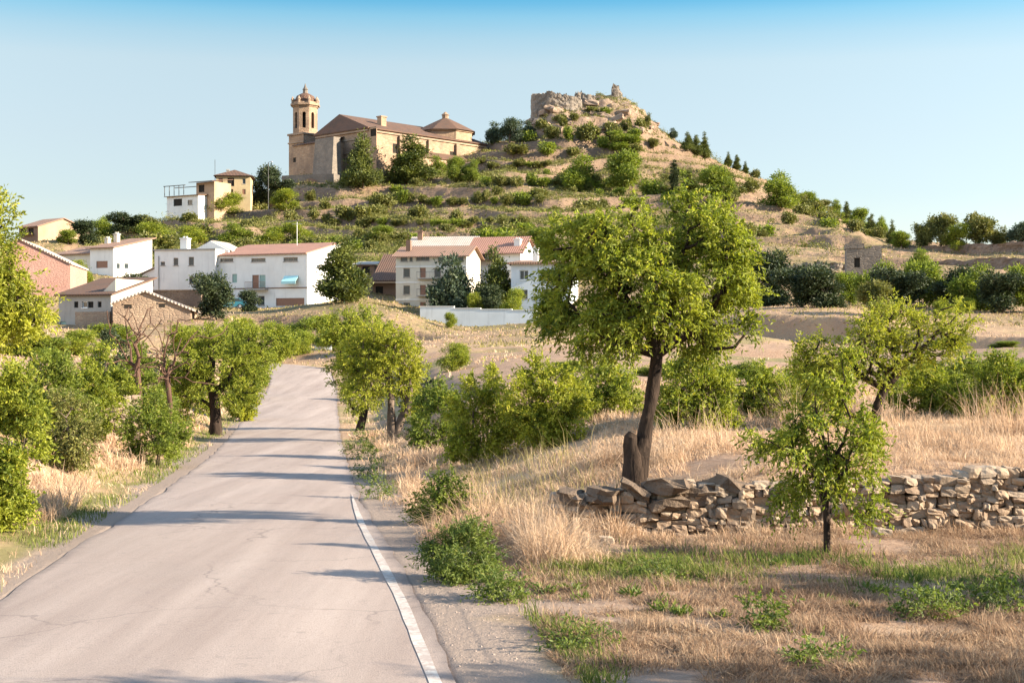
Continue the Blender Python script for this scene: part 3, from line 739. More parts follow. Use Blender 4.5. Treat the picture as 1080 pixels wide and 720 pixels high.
# ------------------------------------------------------------------ buildings
class House:
    """a building turned by a (negative: its right end comes nearer); local x along the front, y into the depth, z up.
    Openings are real holes with reveals, a frame and a pane set back in them."""
    def __init__(s, name, label, cat, px0, px1, pyb, Y, a, depth, group=None, sink=6.0):
        s.a = R(a); u0 = (px0-540)/FOC; u1 = (px1-540)/FOC
        s.X0 = u0*Y; s.Y0 = Y; s.zb = CAMZ+(360-pyb)/FOC*Y
        s.L = (u1*Y-s.X0)/(math.cos(s.a)-u1*math.sin(s.a)); s.D = depth; s.sink = sink
        s.root = empty(name, (s.X0,Y,s.zb), s.a); tag(s.root, label, cat, group)
    def front(s, px, py, off=0.0):
        """sight line -> (x,z) on the front plane moved back by off"""
        u = (px-540)/FOC; ox = s.X0-math.sin(s.a)*off; oy = s.Y0+math.cos(s.a)*off
        t = (u*oy-ox)/(math.cos(s.a)-u*math.sin(s.a)); yd = oy+t*math.sin(s.a)
        return t, CAMZ+(360-py)/FOC*yd-s.zb
    def right(s, px, py):
        u = (px-540)/FOC; cx = s.X0+s.L*math.cos(s.a); cy = s.Y0+s.L*math.sin(s.a)
        t = (cx-u*cy)/(math.sin(s.a)+u*math.cos(s.a)); yd = cy+t*math.cos(s.a)
        return t, CAMZ+(360-py)/FOC*yd-s.zb
    def hole(s, face, px0, py0, px1, py1):
        f = s.front if face == 'f' else s.right
        a, zt = f(px0,py0); b, zb_ = f(px1,py1)
        return (min(a,b), max(a,b), min(zt,zb_), max(zt,zb_))
    def walls(s, mat, h, front=(), right=(), hb=None, gable=None, x0=0, x1=None, y0=0, y1=None, zlo=None, name='wall', left_h=None):
        """box walls with holes cut in the front (y0) and right (x1) faces; gable: 'x' ridge along x, 'y' ridge along y, 'm' higher at back; hb ridge height"""
        x1 = s.L if x1 is None else x1; y1 = s.D if y1 is None else y1; zlo = -s.sink if zlo is None else zlo
        mb = MB(); rv = .22
        def face(P, n_in, length, holes):
            xs = sorted({0.0,length,*[q for h_ in holes for q in h_[:2]]}); zs = sorted({zlo,h,*[q for h_ in holes for q in h_[2:]]})
            for i in range(len(xs)-1):
                for j in range(len(zs)-1):
                    cx = (xs[i]+xs[i+1])/2; cz = (zs[j]+zs[j+1])/2
                    if any(a<cx<b and c<cz<d for a,b,c,d in holes): continue
                    mb.add([P(xs[i],zs[j]),P(xs[i+1],zs[j]),P(xs[i+1],zs[j+1]),P(xs[i],zs[j+1])],[(0,1,2,3)])
            for a,b,c,d in holes:
                q = [P(a,c),P(b,c),P(b,d),P(a,d)]; r = [(p[0]+n_in[0]*rv,p[1]+n_in[1]*rv,p[2]) for p in q]
                mb.add(q+r, [(0,4,5,1),(1,5,6,2),(2,6,7,3),(3,7,4,0)])
        face(lambda t,z: (x0+t,y0,z), (0,1), x1-x0, [h_[:4] for h_ in front])
        face(lambda t,z: (x1,y0+t,z), (-1,0), y1-y0, [h_[:4] for h_ in right])
        mb.add([(x1,y1,zlo),(x0,y1,zlo),(x0,y1,h),(x1,y1,h)],[(0,1,2,3)])
        mb.add([(x0,y1,zlo),(x0,y0,zlo),(x0,y0,h),(x0,y1,h)],[(0,1,2,3)])
        mb.add([(x0,y0,h-.02),(x1,y0,h-.02),(x1,y1,h-.02),(x0,y1,h-.02)],[(0,1,2,3)])
        ym = (y0+y1)/2; xm = (x0+x1)/2
        if gable == 'x':
            for x in (x0,x1): mb.add([(x,y0,h),(x,y1,h),(x,ym,hb)],[(0,1,2)])
        if gable == 'y':
            for y in (y0,y1): mb.add([(x0,y,h),(x1,y,h),(xm,y,hb)],[(0,1,2)])
        if gable == 'm':
            for x in (x0,x1): mb.add([(x,y0,h),(x,y1,h),(x,y1,hb)],[(0,1,2)])
            mb.add([(x0,y1,h),(x1,y1,h),(x1,y1,hb),(x0,y1,hb)],[(0,1,2,3)])
        w = mb.build(name, mat, s.root)
        for h_ in front: s.window(lambda t,d,z: (x0+t,y0+d,z), h_, w)
        for h_ in right: s.window(lambda t,d,z: (x1-d,y0+t,z), h_, w)
        return w
    def window(s, P, h_, wall):
        a,b,c,d = h_[:4]; kind = h_[4] if len(h_) > 4 else 'win'; dep = .19
        def bar(mb, t0,t1,z0,z1,d0,d1):
            q = [P(t0,d0,z0),P(t1,d0,z0),P(t1,d1,z0),P(t0,d1,z0)]; mb.prism(q,(0,0,z1-z0))
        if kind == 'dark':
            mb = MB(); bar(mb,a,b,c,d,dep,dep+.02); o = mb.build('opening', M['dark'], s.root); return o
        if kind in ('shutter','garage','greendoor'):
            mb = MB(); m = {'shutter':M['shutter'],'garage':M['shutter'],'greendoor':M['greendoor']}[kind]
            nsl = max(2, int((d-c)/.28))
            for i in range(nsl): bar(mb,a+.02,b-.02,c+(d-c)*i/nsl+.01,c+(d-c)*(i+1)/nsl-.02,.10,.14)
            bar(mb,a,b,c,d,.15,.18)
            return mb.build({'shutter':'shutter','garage':'garage_door','greendoor':'door'}[kind], m, s.root)
        fm = M['frame_w'] if kind == 'winw' else M['frame']; t = min(.09,(b-a)*.12)
        mb = MB(); bar(mb,a,b,c,c+t,.12,dep+.03); bar(mb,a,b,d-t,d,.12,dep+.03)
        bar(mb,a,a+t,c+t,d-t,.12,dep+.03); bar(mb,b-t,b,c+t,d-t,.12,dep+.03)
        nm = max(1, int(round((b-a)/.8)))
        for i in range(1, nm): bar(mb,a+(b-a)*i/nm-.03,a+(b-a)*i/nm+.03,c+t,d-t,.125,dep+.02)
        w = mb.build('window', fm, s.root)
        mb = MB(); bar(mb,a+t*.6,b-t*.6,c+t*.6,d-t*.6,dep-.02,dep-.005); mb.build('pane', M['glass'], w)
        mb = MB(); bar(mb,a-.08,b+.08,c-.09,c-.003,-.07,.1); mb.build('sill', M['frame_w'] if kind=='winw' else M['grey'], w)
    def roof(s, mat, h, hb, kind, x0=0, x1=None, y0=0, y1=None, over=.35, t=.16, name='roof'):
        x1 = s.L if x1 is None else x1; y1 = s.D if y1 is None else y1
        mb = MB(); o = over; ym = (y0+y1)/2; xm = (x0+x1)/2; e = .17
        if kind == 'x':
            k = (hb-h)/(ym-y0)
            mb.slab([(x0-o,y0-o,h-k*o+e),(x1+o,y0-o,h-k*o+e),(x1+o,ym,hb+e),(x0-o,ym,hb+e)],t)
            mb.slab([(x0-o,ym+.004,hb+e),(x1+o,ym+.004,hb+e),(x1+o,y1+o,h-k*o+e),(x0-o,y1+o,h-k*o+e)],t)
        elif kind == 'y':
            k = (hb-h)/(xm-x0)
            mb.slab([(x0-o,y0-o,h-k*o+e),(xm,y0-o,hb+e),(xm,y1+o,hb+e),(x0-o,y1+o,h-k*o+e)],t)
            mb.slab([(xm+.004,y0-o,hb+e),(x1+o,y0-o,h-k*o+e),(x1+o,y1+o,h-k*o+e),(xm+.004,y1+o,hb+e)],t)
        elif kind == 'm':
            k = (hb-h)/(y1-y0)
            mb.slab([(x0-o,y0-o,h-k*o+e),(x1+o,y0-o,h-k*o+e),(x1+o,y1+o,hb+k*o+e),(x0-o,y1+o,hb+k*o+e)],t)
        elif kind == 'hip':
            q = min(x1-x0,y1-y0)/2
            if x1-x0 >= y1-y0: r0=(x0+q,ym,hb+e); r1=(x1-q,ym,hb+e)
            else: r0=(xm,y0+q,hb+e); r1=(xm,y1-q,hb+e)
            A=(x0-o,y0-o,h+e);B=(x1+o,y0-o,h+e);C_=(x1+o,y1+o,h+e);D_=(x0-o,y1+o,h+e)
            if x1-x0 >= y1-y0: mb.add([A,B,C_,D_,r0,r1],[(0,1,5,4),(1,2,5),(2,3,4,5),(3,0,4),(3,2,1,0)])
            else: mb.add([A,B,C_,D_,r0,r1],[(0,1,4),(1,2,5,4),(2,3,5),(3,0,4,5),(3,2,1,0)])
        r = mb.build(name, mat, s.root); s.last_roof = r; return r
    def chimney(s, x, y, z, w=.8, h=1.4, mat=None, parent=None):
        mb = MB(); mb.box(x-w/2,x+w/2,y-w/2,y+w/2,z-1.2,z+h); mb.box(x-w/2-.1,x+w/2+.1,y-w/2-.1,y+w/2+.1,z+h+.002,z+h+.14)
        for dx in (-.22,.22): mb.box(x+dx-.1,x+dx+.1,y-.12,y+.12,z+h+.142,z+h+.40)
        return mb.build('chimney', mat or M['grey'], parent or s.root)
    def pyh(s, py, px=None):
        return s.front(px, py)[1] if px else CAMZ+(360-py)/FOC*s.Y0-s.zb

# --- white house, right wing (red tiles)
H = House('white_house','white two-storey house with long red tiled roof, turquoise awning and brown garage door','house',224,324,324,205,-22,9.5)
f = lambda *q, k='win': H.hole('f',*q)+(k,)
h = H.pyh(270); hb = h+2.0
H.walls(M['white'], h, [f(232,272.5,246,276), f(265,272.5,280,276), f(299,271.5,314,275.5), f(245,289,250,298,k='greendoor'), f(266,290,273,304,k='shutter'), f(273.6,290,280,304,k='greendoor'), f(291,314.5,321,322.5,k='garage'), f(235,310,246,322,k='win'), f(272,312,279,322,k='win')],
        [H.hole('r',334,279,338,283)+('win',)], hb=hb, gable='m')
H.roof(M['tile_red'], h, hb, 'm', over=.3, x1=H.L-.35)
a_,b_,c_,d_ = H.hole('f',300,291,315,297.5)
mb = MB(); mb.slab([(a_,-.9,c_+.1),(b_,-.9,c_+.1),(b_,-.02,d_),(a_,-.02,d_)],.06); mb.prism([(a_,-.9,c_-.25),(b_,-.9,c_-.25),(b_,-.86,c_-.25),(a_,-.86,c_-.25)],(0,0,.33)); mb.build('awning', M['awning'], H.root)
a_,b_,c_,d_ = H.hole('f',264,298,281,304.5)
mb = MB(); mb.box(a_-.3,b_+.3,-1.0,-.003,c_-.18,c_)
bal = mb.build('balcony', M['grey'], H.root); mb = MB()
for t_ in np.linspace(a_-.28,b_+.28,18): mb.box(t_-.015,t_+.015,-.99,-.96,c_,c_+.95)
mb.box(a_-.3,b_+.3,-1.0,-.95,c_+.952,c_+1.0); mb.build('railing', M['shutter'], bal)
zc = H.pyh(304.6); mb = MB(); mb.box(-.02,H.L+.05,-.07,-.003,zc-.1,zc+.05); mb.build('string_course', M['brownwall'], H.root)
mb = MB(); mb.tube([(H.L-5,H.D*.6,hb-.4),(H.L-5,H.D*.6,hb+3.0)],.04,5); mb.box(H.L-5.8,H.L-4.2,H.D*.6-.02,H.D*.6+.02,hb+2.7,hb+2.74); mb.build('antenna', M['metal'], H.root)

# --- white house, left block with grey flat roof
H = House('white_house','white house with plain flat roofline, white chimney and three small dark upper windows','house',163,227,308,206,-14,11)
h = H.pyh(264.5); f = lambda *q, k='win': H.hole('f',*q)+(k,)
H.walls(M['white'], h, [f(169.5,276,174,280), f(183,272,188,280), f(199,271,204.5,280), f(199.5,292,204.5,299), f(175,290,177,306,k='dark')][:4])
mb = MB(); mb.box(-.15,H.L+.1,-.15,H.D,h+.003,h+.2); mb.build('roof', M['grey'], H.root)
H.chimney((H.front(187,262)[0]),2.5,h+.2,1.1,1.6,M['white'])
gx0,_ = H.front(203,262,3); gx1,_ = H.front(241,262,3); hp = H.front(224,254,3)[1]
mb = MB(); mb.prism([(gx0,3,h-3),(gx1,3,h-3),(gx1,3,h+.1),((gx0+gx1)/2,3,hp),(gx0,3,h+.1)],(0,6,0)); mb.build('rear_gable', M['white'], H.root)
mb = MB(); xm_ = (gx0+gx1)/2; mb.slab([(gx0-.3,3.4,h+.1),(xm_,3.4,hp+.12),(xm_,9.2,hp+.12),(gx0-.3,9.2,h+.1)],.15); mb.slab([(xm_+.005,3.4,hp+.12),(gx1+.3,3.4,h+.1),(gx1+.3,9.2,h+.1),(xm_+.005,9.2,hp+.12)],.15); mb.build('rear_roof', M['tile_pale'], H.root)
mb = MB(); px_ = H.front(167.5,295)[0]; mb.tube([(px_,-.08,-.5),(px_,-.08,5.2)],.06,6); mb.build('drainpipe', M['grey'], H.root)
# lean-to
x0_,_ = H.front(147,300)
W_ = [H.hole('f',153,293,161,301)+('winw',)]
hl = H.pyh(283); 
mb = MB(); holes = W_
H.walls(M['white'], H.pyh(290), [(w_[0]-x0_,w_[1]-x0_,w_[2],w_[3],'win') for w_ in W_], hb=None, x0=x0_, x1=-.01, y0=.3, y1=7, name='annexe_wall')
hh = H.pyh(290)
mb = MB(); mb.slab([(x0_-.4,0,hh+.1),(-.012,0,H.pyh(281)),(-.012,7.2,H.pyh(281)),(x0_-.4,7.2,hh+.1)],.14); mb.build('annexe_roof', M['tile_pale'], H.root)
mb = MB(); mb.prism([(x0_,.32,hh-.02),(-.012,.32,hh-.02),(-.012,.32,H.pyh(281.6)-.15)],(0,6.6,0)); mb.build('annexe_gable', M['white'], H.root)
# retaining wall under it
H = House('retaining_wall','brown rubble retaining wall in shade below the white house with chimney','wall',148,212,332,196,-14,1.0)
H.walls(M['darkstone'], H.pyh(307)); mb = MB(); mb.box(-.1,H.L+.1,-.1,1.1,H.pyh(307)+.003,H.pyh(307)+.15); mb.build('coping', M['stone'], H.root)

# --- cream house pair
H = House('cream_house','cream house with low tan tiled roofs, brown shuttered window and sunlit side wall','house',95,119.5,300,222,-26,9)
h = H.pyh(262); f = lambda *q, k='win': H.hole('f',*q)+(k,)
H.walls(M['white'], h, [f(101.5,275.5,113.5,282.5,k='shutter')], [H.hole('r',123,277,127.5,284)+('winw',), H.hole('r',131,277,136.5,284)+('winw',)], hb=h+1.9, gable='m')
H.roof(M['tile'], h, h+1.9, 'm', over=.5)
xl,_ = H.front(59,300,1); zl = H.pyh(267)
H.walls(M['cream'], zl, [H.hole('f',70,273,73,279)[:4]][:0], x0=xl, x1=-.02, y0=1, y1=8, name='side_wall', hb=zl+1.6, gable='m')
H.roof(M['tile'], zl, zl+1.6, 'm', x0=xl, x1=-.4, y0=1, y1=8, over=.4, name='side_roof')
H.chimney(xl+7.5,4.5,zl+1.2,.7,1.3,M['cream']); H.chimney(.5,5.5,h+1.4,.7,1.1,M['cream'])
# --- salmon gabled building
H = House('salmon_barn','salmon brick building with a broad blank gable wall at far left','building',-34,74,303,185,9,16)
h = H.pyh(277); xr = H.L
H.walls(M['salmon'], h, hb=H.pyh(254,20)+.2, gable='y'); H.roof(M['tile_pale'], h, H.pyh(254,20)+.2, 'y', over=.18, t=.2)
# --- brown house top left
H = House('brown_house','small brown house with tan gable and shaded balcony on the skyline at far left','house',20,40,258,285,-35,12)
h = H.pyh(240)
H.walls(M['brownwall'], h, [H.hole('f',30,240.8,35.5,246.5)+('dark',), H.hole('f',22,241.2,27,246)+('dark',)], hb=h+1.9, gable='x')
H.roof(M['tile'], h, h+1.9, 'x', over=.4)
mb = MB(); mb.box(.3,H.L*.8,-.7,-.004,H.pyh(248.5),H.pyh(247.8)); mb.build('balcony', M['darkstone'], H.root)
mb = MB(); mb.add([(H.L+.02,.02,-2),(H.L+.02,H.D-.02,-2),(H.L+.02,H.D-.02,h-.1),(H.L+.02,H.D/2,h+1.75),(H.L+.02,.02,h-.1)],[(0,1,2,3,4)]); mb.build('side_render', M['tanplaster'], H.root)
# --- grey farm building
H = House('farm_building','low grey rendered farm building with old tiled roof and a row of small windows','building',62,117,349,150,-20,7.5)
h = H.pyh(311.5); f = lambda *q, k='win': H.hole('f',*q)+(k,)
H.walls(M['grey'], h, [f(78,318,82.5,324.5,k='dark'), f(86.5,318,92,324.5,k='winw'), f(92.5,318,98.5,324.5,k='dark'), f(103,318,107,324,k='dark'), f(63.5,339,69.5,349,k='greendoor')], [H.hole('r',128,319,131,324)+('dark',)], hb=h+1.9, gable='m')
H.roof(M['tile_old'], h, h+1.9, 'm', over=.35)
mb = MB(); zt_ = H.pyh(329); mb.box(.35*H.L,H.L+.05,-.28,-.004,-2.5,zt_); mb.build('stone_base', M['stone'], H.root)
mb = MB(); q0 = H.L*.72; mb.prism([(q0,.9,h+.2),(H.L-.05,.9,h+.2),(H.L-.05,.9,h+1.7)],(0,6.2,0)); mb.build('roof_gable', M['cream'], H.root)
# --- stone shed with gable
H = House('stone_shed','stone shed with sunlit gable end and pale verge below the white house','shed',119,201,350,143,8,8)
h = H.pyh(330,119); hb = H.pyh(308,152); hr = H.front(201,327)[1]; xr_ = H.front(153,308)[0]
mb = MB(); mb.prism([(0,0,-2.5),(H.L,0,-2.5),(H.L,0,hr),(xr_,0,hb),(0,0,h+.9)],(0,8,0)); mb.build('wall', M['stone'], H.root)
mb = MB(); k1=(hb-h-.9)/xr_; k2=(hb-hr)/(H.L-xr_)
mb.slab([(-.2,-.25,h+.9-.2*k1+.2),(xr_,-.25,hb+.2),(xr_,8.2,hb+.2),(-.2,8.2,h+.9-.2*k1+.2)],.18)
mb.slab([(xr_+.005,-.25,hb+.2),(H.L+.4,-.25,hr-.4*k2+.2),(H.L+.4,8.2,hr-.4*k2+.2),(xr_+.005,8.2,hb+.2)],.18); mb.build('roof', M['tile_pale'], H.root)
for q in ((131.5,321,139,325),(168,320,174,324)):
    a_,b_,c_,d_ = H.hole('f',*q); mb = MB(); mb.box(a_,b_,-.03,.02,c_,d_); w = mb.build('window', M['dark'], H.root)
    mb = MB(); mb.box(a_-.1,b_+.1,-.09,-.032,d_,d_+.12); mb.build('lintel', M['tanplaster'], w)

# --- cream apartment house
H = House('apartment_house','four-storey cream house with tiled eaves and brown windows behind a blue-green pine','house',417.5,492,331,215,-12,9)
h = H.pyh(270.5); f = lambda *q, k='win': H.hole('f',*q)+(k,)
fl = [(270.5,276),(283,292.5),(301,310.5),(319,328)]
W_ = [f(422.5,270.6+.4,430,275.8), f(432,271,435.3,275.6), f(439,270,453,275), f(462,271,475,276), f(478,271,489,276)]
for (y0_,y1_) in fl[1:]: W_ += [f(425.5,y0_,432.5,y1_), f(443,y0_-.5,449,y1_+1,k='shutter'), f(458,y0_,465,y1_), f(474,y0_,481,y1_)]
H.walls(M['cream'], h, W_, hb=h+1.6, gable='x'); H.roof(M['tile'], h, h+1.6, 'x', over=.55)
for (y0_,y1_) in fl[:3]:
    z_ = H.pyh(y1_+5.5); mb = MB(); mb.box(-.03,H.L+.03,-.09,-.004,z_-.1,z_+.1); mb.build('string_course', M['white'], H.root)
zb_ = H.pyh(293.5)
for z_ in (H.pyh(293.5), H.pyh(311.5)):
    a_ = H.front(441,300)[0]; b_ = H.front(470,300)[0]; mb = MB(); mb.box(a_,b_,-1,-.005,z_-.15,z_); q = mb.build('balcony', M['grey'], H.root)
    mb = MB(); [mb.box(t_-.015,t_+.015,-.98,-.95,z_,z_+.9) for t_ in np.linspace(a_,b_,20)]; mb.box(a_,b_,-1,-.94,z_+.902,z_+.95); mb.build('railing', M['iron'], q)
mb = MB(); mb.box(1,1.7,2,2.7,h,h+2.6); mb.build('chimney', M['brownwall'], H.root)
# --- long white building behind
H = House('long_house','long pale building with washed-out tiled roof rising behind the cream apartment house','house',432,498,300,236,-8,9)
h = H.pyh(259.5); H.walls(M['tanplaster'], h, [H.hole('f',486,261,491,264)+('win',), H.hole('f',470,261,474,264)+('win',)], hb=h+1.7, gable='x'); H.roof(M['tile_pale'], h, h+1.7, 'x', over=.5)
H.chimney(1.2,3,h+.9,.8,1.6,M['brownwall'])
# --- pink-roofed house
H = House('tiled_house','house with broad pinkish tiled roof and small white terrace behind dark pines','house',495,549,312,226,-16,9)
h = H.pyh(266.5); H.walls(M['white'], h, [H.hole('f',497,268,505,273)+('win',), H.hole('f',508,268,514,273)+('win',), H.hole('f',499,284,507,292)+('win',)], hb=h+2.6, gable='x'); H.roof(M['tile_red'], h, h+2.6, 'x', over=.6)
zb_ = H.pyh(274); mb = MB(); mb.box(-.4,H.L*.5,-1.6,-.006,zb_-.2,zb_); mb.build('terrace', M['brownwall'], H.root)
H.chimney(H.L-1.0,2.0,h+.6,1.0,1.4,M['white'])
# --- white house right
H = House('white_house','plain white house with thin tan roof edge half hidden by the big almond tree','house',539,601,322,200,-10,9)
h = H.pyh(279); f = lambda *q, k='win': H.hole('f',*q)+(k,)
H.walls(M['white_cool'], h, [f(548,285,557.5,295,k='winw'), f(571,285,580,295,k='winw'), f(549,305.5,556.5,315), f(571,305.5,578,313), f(588,285,596,295,k='winw')])
mb = MB(); mb.box(-.45,H.L+.3,-.5,H.D+.3,h+.003,h+.28); mb.slab([(-.3,-.3,h+.32),(H.L,-.3,h+.32),(H.L,H.D,h+1.1),(-.3,H.D,h+1.1)],.03); mb.build('roof', M['tile'], H.root)
H.chimney(H.front(565,275,3)[0],3,h+.4,.8,2.0,M['white'])
# --- brown barn between
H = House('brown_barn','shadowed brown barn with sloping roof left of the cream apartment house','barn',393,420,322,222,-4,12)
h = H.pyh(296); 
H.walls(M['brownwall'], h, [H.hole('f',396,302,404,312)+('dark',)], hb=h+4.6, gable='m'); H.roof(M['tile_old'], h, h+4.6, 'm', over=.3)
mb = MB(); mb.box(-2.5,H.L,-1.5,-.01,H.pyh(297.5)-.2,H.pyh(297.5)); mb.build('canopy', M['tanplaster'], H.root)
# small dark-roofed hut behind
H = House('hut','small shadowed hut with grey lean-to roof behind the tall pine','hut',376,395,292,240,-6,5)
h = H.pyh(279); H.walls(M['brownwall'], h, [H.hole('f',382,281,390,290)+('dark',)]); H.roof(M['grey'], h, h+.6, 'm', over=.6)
# --- long garden wall
H = House('garden_wall','long low whitewashed garden wall stepping down below the houses','wall',443,566,347,172,-9,.35)
mb = MB(); st_ = [(443,479,323.5),(479,507,325.5),(507,540,326.5),(540,566,327.5)]
for (p0,p1,t_) in st_:
    mb.box(H.front(p0,340)[0]+.002,H.front(p1,340)[0]-.002,0,.35,-3,H.front((p0+p1)/2,t_)[1])
mb.build('wall', M['white_cool'], H.root)
mb = MB()
for (p0,p1,t_) in st_:
    z_ = H.front((p0+p1)/2,t_)[1]+.003; mb.box(H.front(p0,340)[0]+.002,H.front(p1,340)[0]-.002,-.05,.40,z_,z_+.09)
mb.build('coping', M['white'], H.root)
# --- ochre house on the hill
H = House('ochre_house','ochre two-storey house with hipped roof standing on the hillside left of the church','house',228,264,214,352,6,9)
h = H.pyh(186); f = lambda *q, k='win': H.hole('f',*q)+(k,)
H.walls(M['ochre'], h, [f(230.5,187.8,235,192.5,k='shutter'), f(240,187.5,247,196.5,k='dark'), f(255.5,188.5,259,194,k='win'), f(231,199.5,234.5,204.5), f(242,199.5,246,205), f(255.5,199.5,259,205,k='shutter')])
H.roof(M['tile_old'], h, h+2.0, 'hip', over=.7)
mb = MB(); mb.tube([(-.6,3,0),(-.6,3,h+4.5)],.06,5); mb.build('antenna', M['iron'], H.root)
H.chimney(2.6,3.0,h+.6,.7,1.2,M['grey'])
H = House('terrace_house','low cream house with open roof terrace and dark canopy beside the ochre hillside house','house',176,209,223,346,-30,8)
h = H.pyh(208); H.walls(M['white'], h, [H.hole('f',183,210,192,217)+('dark',), H.hole('f',198,211,203,216)+('win',)]); H.roof(M['brownwall'], h, h+.7, 'm', over=.5)
x_,z_ = H.front(207,206,3); z2 = H.front(205,191)[1]; xe_ = H.front(226,206,3)[0]
H.walls(M['tanplaster'], z2, [(.8,2.6,z2-2.4,z2-.6,'dark')], x0=x_, x1=xe_, y0=3, y1=9, zlo=-5, name='upper_wall'); H.roof(M['tile_old'], z2, z2+.9, 'm', x0=x_-1.0, x1=xe_, y0=2.2, y1=9, over=.4, name='upper_roof')
mb = MB()
for t_ in np.linspace(-1,x_-1.5,5): mb.box(t_-.06,t_+.06,.2,.32,h+.3,h+2.6)
mb.box(-1.3,x_-1.0,.1,.42,h+2.6,h+2.75); mb.box(-1.3,x_-1.0,4.0,4.3,h+2.6,h+2.75); mb.build('pergola', M['iron'], H.root)

# ------------------------------------------------------------------ church
H = House('church','large tan stone church with octagonal bell tower and tiled nave roof on the hill','church',322,388,189,402,-43,46,sink=6)
h = H.pyh(0); L = H.L
eave = H.front(388,134.5)[1]; ridge = H.front(350,123.5,4)[1]
# west block: gabled front, walls with upper storey set back
H.walls(M['ashlar'], eave, [(L*.86,L*.95,eave-2.6,eave-.6,'dark')], [(9,10.6,eave-6,eave-3.4,'dark'),(20,21.6,eave-6,eave-3.4,'dark'),(31,32.6,eave-6,eave-3.4,'dark')], x0=L*.18, x1=L, y0=0, y1=46, name='wall')
xa = L*.18; xm_ = (xa+L)/2; k = (ridge-eave)/(xm_-xa); e = .2
rx = L*.42; ra = 3.0; kl = (ridge-eave)/(rx-xa); kr = (ridge-eave)/(L-rx)
mb = MB(); A0=(xa-.5,-.6,eave+e-.15); B0=(L+.7,-.6,eave+e-.15); C0=(L+.7,46.4,eave+e-.15); D0=(xa-.5,46.4,eave+e-.15); R0=(rx,ra,ridge+e); R1=(rx,46.4,ridge+e)
lo = [(p[0],p[1],p[2]-.3) for p in (A0,B0,C0,D0)]
mb.add([A0,B0,C0,D0,R0,R1]+lo,[(0,1,4),(1,2,5,4),(3,0,4,5),(2,3,5),(0,6,7,1),(1,7,8,2),(2,8,9,3),(3,9,6,0),(9,8,7,6)])
nr = mb.build('nave_roof', M['tile_old'], H.root)
mb = MB(); mb.box(L+.02,L+.4,-.2,46.2,eave-1.0,eave-.55); mb.box(xa,L+.3,-.4,-.02,eave-.9,eave-.45); mb.build('cornice', M['stone'], H.root)
# pilaster buttresses on the long side
for t_ in (0.05,11,22,33,44.5): mb = MB(); mb.box(L+.004,L+.75,t_,t_+1.2,-6,eave-1.2); mb.build('buttress', M['ashlar'], H.root)
# side chapels: lower projecting row
mb = MB(); mb.prism([(L+.76,14,-6),(L+4.2,14,-6),(L+4.2,14,eave-6.6),(L+.76,14,eave-4.8)],(0,31,0)); mb.build('side_chapels', M['ashlar'], H.root)
mb = MB(); mb.slab([(L+.78,13.7,eave-4.55),(L+4.6,13.7,eave-6.55),(L+4.6,45.3,eave-6.55),(L+.78,45.3,eave-4.55)],.22); mb.build('chapel_roof', M['tile_old'], H.root)
# roof turret
tz = ridge-.9
mb = MB(); mb.box(L*.74,L*.74+1.7,9.5,11.4,eave,tz); mb.box(L*.74-.2,L*.74+1.9,9.3,11.6,tz+.002,tz+.35); mb.build('roof_turret', M['ashlar'], nr)
# crossing lantern
cx = L*.70; cy = 37.0; zc = eave+2.8
mb = MB(); mb.lathe([(8.4,zc-6),(8.4,zc),(8.8,zc+.002),(8.8,zc+.4)],8,(cx,cy,0),R(22.5)); mb.build('lantern_drum', M['ashlar'], H.root)
mb = MB(); mb.lathe([(9.4,zc+.405),(5.0,zc+2.7),(1.1,zc+4.6)],8,(cx,cy,0),R(22.5)); lr = mb.build('lantern_roof', M['tile_old'], H.root)
mb = MB(); mb.lathe([(.95,zc+4.2),(.95,zc+5.6),(1.25,zc+5.65),(.2,zc+6.6)],8,(cx,cy,0)); mb.build('finial', M['ashlar'], lr)
# forebuilding in front (shaded)
z1 = H.front(340,153.5)[1]
H.walls(M['ashlar'], z1, [H.hole('f',321.5,168,324.5,172.5)[:4]+('dark',)], x0=0, x1=L*.62, y0=-4.2, y1=-.01, name='porch_wall', zlo=-8)
mb = MB(); mb.slab([(-.3,-4.6,z1+.2),(L*.62+.3,-4.6,z1+.2),(L*.62+.3,-.02,z1+1.6),(-.3,-.02,z1+1.6)],.2); mb.build('porch_roof', M['tile_old'], H.root)
z2 = H.front(356,149)[1]
mb = MB(); bx0 = L*.45
mb.add([(bx0,-8.0,-8),(bx0+8.8,-8.0,-8),(bx0+8.8,-4.21,-8),(bx0,-4.21,-8),(bx0+.5,-6.6,z2),(bx0+8.3,-6.6,z2),(bx0+8.3,-4.21,z2),(bx0+.5,-4.21,z2)],[(0,3,2,1),(4,5,6,7),(0,1,5,4),(1,2,6,5),(2,3,7,6),(3,0,4,7)])
mb.build('corner_bastion', M['castle'], H.root)
mb = MB(); z3 = H.front(350,143)[1]
for zz in (z1+2.6, eave-2.9, eave-6.4): mb.box(xa-.05,L*.8,-.22,-.006,zz,zz+.35)
mb.build('string_course', M['stone'], H.root)
# bell tower
twx, twy = H.front(322,150,2)[0], 2.0
tR = 3.6
zt1 = H.front(322,141)[1]; zt2 = H.front(322,110)[1]; zt3 = H.front(322,97)[1]; zt4 = H.front(322,88.5)[1]
mb = MB(); mb.box(twx-3.3,twx+3.3,twy-3.3,twy+3.3,-8,zt1-.3); tw = mb.build('tower_shaft', M['ashlar'], H.root)
mb = MB(); mb.box(twx-3.65,twx+3.65,twy-3.65,twy+3.65,zt1-.298,zt1+.25); mb.box(twx-3.55,twx+3.55,twy-3.55,twy+3.55,zt1-2.6,zt1-2.25); mb.build('string_course', M['stone'], tw)
